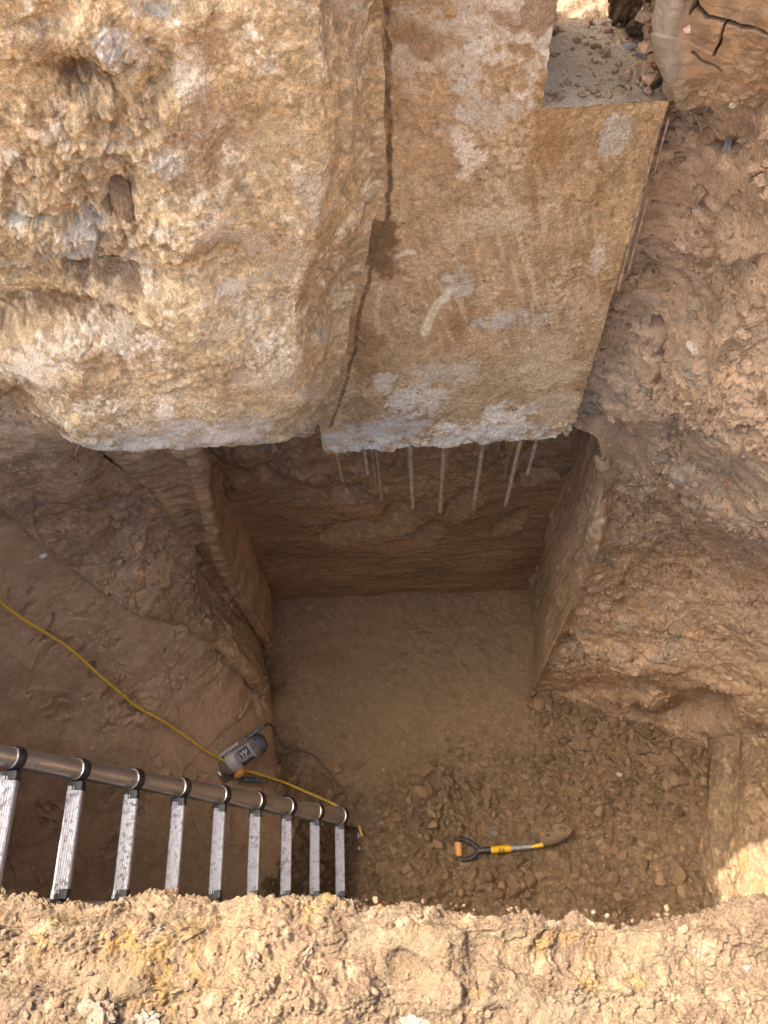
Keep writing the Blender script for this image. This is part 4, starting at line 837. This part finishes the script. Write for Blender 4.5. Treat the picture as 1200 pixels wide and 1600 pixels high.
scatter('crumbs', spots, M_SUN, [.20, .138, .09], 4, 'small dry soil crumbs strewn over the sunlit rim', 'soil crumbs')
spots = []
for i in range(420):
    t = g.random(); x = XC + .02 + (XR - XC) * (1 - t ** 2.0 * 1.0) ; y = 1.52 + .27 * g.random(); s = .0042 * math.exp(g.normal() * .55); spots.append(((x + .02, y, ZT + s * .3), min(s, .013)))
for i in range(22): s = .005 * math.exp(g.normal() * .4); spots.append(((XC + .015 + .03 * g.random(), 1.51 + .04 * g.random(), ZT + s * .3), s))
scatter('crumbs', spots, M_SOIL, [.27, .19, .125], 6, 'dusty soil crumbs littering the footing ledge', 'soil crumbs')

for Vs, rg_, nn, col, sd, lab in ((BANKV, BROUGH, 6500, [.37, .262, .172], 21, 'fine crumbs of torn brown clay clinging to the right bank'), (WEDGEV, WROUGH, 1300, [.38, .27, .17], 22, 'fine clay crumbs on the lumpy bank below the rough block')):
    pv = Vs.reshape(-1, 3); pr = rg_.reshape(-1); spots = []; clump = fbm(pv * 5, 3, sd)
    for k in g.integers(0, len(pv), nn * 3):
        if len(spots) >= nn: break
        if g.random() > pr[k] * sm(-.25, .35, clump[k]) + .04: continue
        s = min(.024, .0062 * math.exp(g.normal() * .6)); n_ = (CAM - pv[k]); n_ /= np.linalg.norm(n_); spots.append((pv[k] + n_ * s * .15, s))
    scatter('crumbs', spots, M_SOIL, col, sd, lab, 'soil crumbs')
_n = [0]
def stone(name, u, v, w, h, col, label, cat, where=None, sink=.25, flat=.6, yaw=0., group=None, n=4, sharp=11, rough=.1, mat=None, pos=None):
    _n[0] += 1; p = lay(u, v, 0, where) if pos is None else np.asarray(pos); q = float((CAM - p) @ WB[:, 2]); k = q / FOC
    vtx = rock(900 + _n[0] * 7, n, sharp, rough); fx = WB[:, 2] if flat < 0 else None
    nrm = CAM - p; nrm /= np.linalg.norm(nrm); e = WB[:, 0] - nrm * (WB[:, 0] @ nrm); e /= np.linalg.norm(e); f = np.cross(nrm, e); c, s = math.cos(yaw), math.sin(yaw); e, f = e * c + f * s, f * c - e * s
    a, b = w * k / 2, h * k / 2
    if mat is M_SUN: n = 5; vtx = rock(900 + _n[0] * 7, 5, sharp, rough); ws = vtx * np.array([a, b, min(a, b)]) + _n[0]; vtx = vtx * (1 + .25 * fbm(vtx * 1.7 + _n[0], 3, 8))[:, None] + vtx * (((.014 * clods(ws, 26, 5) + .010 * crumbs(ws, 50, 6) + .008 * crumbs(ws, 95, 7)) - .018) / max(min(a, b), .012))[:, None]
    L = vtx[:, :1] * a * e + vtx[:, 1:2] * b * f + vtx[:, 2:] * (min(a, b) * abs(flat)) * nrm
    F = ICO[n][1]; r = .9 + .2 * (fbm(vtx * 2, 3, _n[0]))[:, None]
    loc = p + nrm * min(a, b) * abs(flat) * (1 - 2 * sink)
    o = build(name, L, F.ravel(), np.full(len(F), 3), mat or M_SOIL, np.asarray(col) * r); o.location = loc
    o.data.set_sharp_from_angle(angle=math.radians(38))
    return tag(o, label, cat, group)
CL = [.27, .183, .11]
stone('clay_clod', 655, 1207, 46, 30, [.27, .18, .11], 'flat oval clod lying alone on the trodden floor in the middle of the pit', 'clod', ('floor',), .3, .5, .15)
stone('clay_clod', 604, 1357, 36, 30, CL, 'rounded clod on the rubble just right of the ladder foot', 'clod', ('floor',))
stone('clay_clod', 803, 1383, 24, 32, [.26, .175, .11], 'long upright clod beside a smaller one just above the sunlit rim', 'clod', ('floor',))
stone('clay_clod', 823, 1370, 20, 22, [.26, .175, .11], 'smaller clod touching a long one just above the sunlit rim', 'clod', ('floor',))
stone('clay_clod', 505, 1222, 60, 30, [.21, .135, .08], 'broad flat clod under the brown power cord by the ladder', 'clod', ('floor', 'face'), .35, .4, -.3)
stone('clay_clod', 470, 1325, 34, 24, [.19, .12, .07], 'dark clod in the shade between the lower ladder rungs', 'clod', ('floor', 'face'), .3, .5, .2)
stone('clay_clod', 588, 1306, 38, 22, [.24, .155, .09], 'wide clod next to the end of the yellow cord', 'clod', ('floor',), .35, .5, -.6)
stone('clay_clod', 866, 1338, 22, 20, [.27, .19, .12], 'pale clod lying under the shovel blade', 'clod', ('floor',))
stone('clay_clod', 876, 1278, 20, 16, [.26, .17, .10], 'clod touching the top of the shovel blade', 'clod', ('floor',))
stone('pebble', 597, 1287, 13, 9, [.33, .34, .33], 'small grey pebble on the rubble right of the ladder end', 'pebble', ('floor',), .2)
stone('stone_chip', 614, 1328, 13, 22, [.36, .26, .22], 'pinkish stone chip on the rubble between ladder and shovel', 'stone', ('floor',), .2, .4, .3)
stone('pebble', 968, 1209, 9, 8, [.50, .49, .47], 'pale grey pebble on the rubble below the right bank', 'pebble', ('floor',), .1)
stone('pebble', 867, 1116, 11, 9, [.42, .36, .31], 'pale pebble at the corner where rubble meets the right bank', 'pebble', ('floor',), .1)
stone('pebble', 772, 1302, 12, 10, [.25, .24, .23], 'dark grey pebble on the rubble just above the shovel sleeve', 'pebble', ('floor',), .2)
for i, (u, v, w, h) in enumerate(((846, 1110, 18, 15), (868, 1138, 22, 16), (893, 1124, 20, 18), (915, 1140, 26, 20), (942, 1148, 24, 20), (968, 1166, 22, 22), (990, 1168, 30, 24), (1012, 1190, 24, 18), (1036, 1192, 30, 26), (1062, 1216, 22, 20), (1080, 1228, 24, 22), (1050, 1246, 26, 20), (935, 1186, 22, 18), (1005, 1230, 22, 18), (1085, 1262, 20, 18))):
    stone('clay_lump', u, v, w, h, np.array(CL) * (.9 + .03 * (i % 5)), 'angular brown clay lump in the heap along the foot of the right bank', 'clod', ('floor',), .3, .7, i * .8, 'clay lumps along the foot of the right bank')
for i, (u, v, w, h) in enumerate(((560, 1340, 18, 16), (640, 1378, 20, 16), (690, 1290, 18, 14), (650, 1290, 22, 16), (730, 1375, 18, 16), (905, 1350, 20, 16), (960, 1330, 22, 18), (1020, 1310, 22, 18), (1060, 1340, 20, 16), (990, 1380, 20, 16), (925, 1390, 24, 20), (1050, 1395, 18, 16), (700, 1225, 18, 12), (760, 1255, 18, 14), (820, 1240, 18, 14), (560, 1195, 20, 14), (585, 1240, 24, 16), (535, 1150, 16, 12))):
    stone('clay_clod', u, v, w, h, np.array(CL) * (.9 + .04 * (i % 5)), 'small rough clod scattered in the rubble around the shovel', 'clod', ('floor',), .3, .6, i * 1.1, 'small clods in the rubble around the shovel')
# bank stones
stone('white_stone', 1082, 543, 19, 26, [.80, .72, .60], 'bright white stone stuck in the right bank', 'stone', ('bank',), .3, .7, .3)
stone('pale_stone', 1146, 157, 18, 22, [.52, .43, .33], 'pale angular stone high in the right bank under the clay pillar', 'stone', ('bank', 'pillar'), .25, .7)
stone('pink_stone', 1075, 46, 12, 15, [.62, .42, .36], 'small pinkish stone stuck in the clay pillar', 'stone', ('pillar',), .2, .5, .4)
stone('flint', 1136, 232, 14, 34, [.30, .30, .30], 'long blue-grey flint in the upper right bank', 'stone', ('bank',), .3, .5)
stone('clay_clod', 1168, 520, 30, 26, [.44, .32, .22], 'pale tan clod at the right edge of the bank level with the white stone', 'clod', ('bank',), .35, .6)
stone('clay_clod', 1108, 208, 34, 30, [.29, .19, .12], 'brown clod bulging from the bank beside the blue-grey flint', 'clod', ('bank',), .4, .6)
stone('clay_clod', 940, 722, 26, 28, [.38, .26, .17], 'lumpy clod clinging to the bank edge over the undercut', 'clod', ('bank', 'bay'), .3, .7)
stone('white_stone', 67, 868, 12, 9, [.78, .74, .68], 'small white stone in the left clay face above the yellow cord', 'stone', ('face', 'wedge'), .2, .6, .4)
stone('brick_chip', 1138, 756, 26, 9, [.36, .17, .10], 'small reddish chip in the right bank above the long crease', 'stone', ('bank',), .35, .4)
# ledge bits
for u, v, w, h, c, lab, yw in ((985, 75, 30, 14, [.27, .27, .26], 'flat grey slate piece lying at the back of the footing ledge', .2), (1004, 88, 22, 14, [.25, .24, .23], 'smaller grey slate piece at the right of the footing ledge', -.5), (1012, 142, 13, 14, [.36, .25, .18], 'tan pebble at the front right of the footing ledge', 0.), (1030, 122, 16, 16, [.27, .24, .21], 'grey chip below the clay pillar at the end of the ledge', .6)):
    stone('slate_piece' if 'slate' in lab else 'pebble', u, v, w, h, c, lab, 'stone', None, .15, .5, yw, pos=Z(u, v, ZT + .004))
# mud pats pressed on the rough block
stone('mud_pat', 190, 309, 31, 68, [.24, .165, .105], 'smooth oval pat of brown mud stuck on the rough block', 'mud pat', ('block',), -.5, .45, .12, n=4, sharp=5, rough=.05)
stone('mud_pat', 169, 318, 20, 40, [.22, .15, .09], 'small mud pat tucked behind a larger oval one on the rough block', 'mud pat', ('block',), -.3, .5, .2, n=4, sharp=7)
# lumps on the sunlit rim
stone('soil_lump', 484, 1482, 16, 46, [0.292, 0.224, 0.163], 'long pale soil lump lying on the sunlit rim', 'soil lump', ('ledge',), .25, .8, -.5, mat=M_SUN)
stone('soil_lump', 152, 1578, 60, 76, [0.272, 0.204, 0.150], 'large broken lump on the sunlit rim casting a shadow to its right', 'soil lump', ('ledge',), .35, .8, .2, mat=M_SUN, n=4, sharp=14)
stone('soil_lump', 228, 1590, 40, 34, [0.272, 0.238, 0.197], 'greyish lump at the bottom edge of the sunlit rim', 'soil lump', ('ledge',), .3, .8, .2, mat=M_SUN)
stone('soil_lump', 396, 1500, 26, 34, [0.286, 0.211, 0.156], 'pale lump on the sunlit rim left of the long one', 'soil lump', ('ledge',), .3, .7, .2, mat=M_SUN)
stone('soil_lump', 640, 1596, 56, 24, [0.354, 0.272, 0.218], 'pinkish flat lump at the bottom edge of the sunlit rim', 'soil lump', ('ledge',), .35, .6, 0, mat=M_SUN)
stone('pebble', 1168, 1513, 10, 9, [0.449, 0.394, 0.313], 'small white pebble on the right of the sunlit rim', 'pebble', ('ledge',), .2, .8, 0, mat=M_SUN)
stone('soil_lump', 1067, 1456, 20, 12, [0.258, 0.190, 0.136], 'round lump on the right of the sunlit rim', 'soil lump', ('ledge',), .25, .8, 0, mat=M_SUN)
# dark crumbly clump at the back of the ledge
v6, f6 = ICO[6]; q = v6 * (1 + .30 * fbm(v6 * 1.6, 3, 300) + .28 * billow(v6 * 3.2, 3, 301) + .20 * clods(v6, 4.5, 302) + .10 * crumbs(v6, 10, 303) - .25)[:, None]
q = q * np.array([.062, .07, .165]); c6 = Y(984, 52, 1.80)
o = build('soil_clump', q, f6.ravel(), np.full(len(f6), 3), M_SOIL, base(q, [.13, .085, .05]) * (1 + .4 * fbm(q * 30, 3, 304))[:, None]); o.location = (c6[0], c6[1], ZT + .12); tag(o, 'dark crumbly clump of soil standing at the back of the footing ledge', 'soil clump')
q2 = q[:, [1, 0, 2]] * np.array([.75, .6, .42]); o = build('soil_clump', q2, f6.ravel(), np.full(len(f6), 3), M_SOIL, base(q, [.15, .10, .06]) * (1 + .4 * fbm(q * 30, 3, 305))[:, None]); c7 = Y(1012, 66, 1.74); o.location = (c7[0], c7[1], ZT + .03); tag(o, 'low dark soil clump between the ledge and the clay pillar', 'soil clump')
# an orange root fibre in the right bank
w = [lay(u, v, .008, ('bank',)) for u, v in ((1150, 520), (1162, 515), (1176, 509), (1190, 502), (1206, 494))]
tag(MB().tube(spline(w, 5), .0028, 6).build('root_fibre', M_WOOD, None, angle=80), 'thin pale root fibre poking from the right bank near the tan clod', 'root')
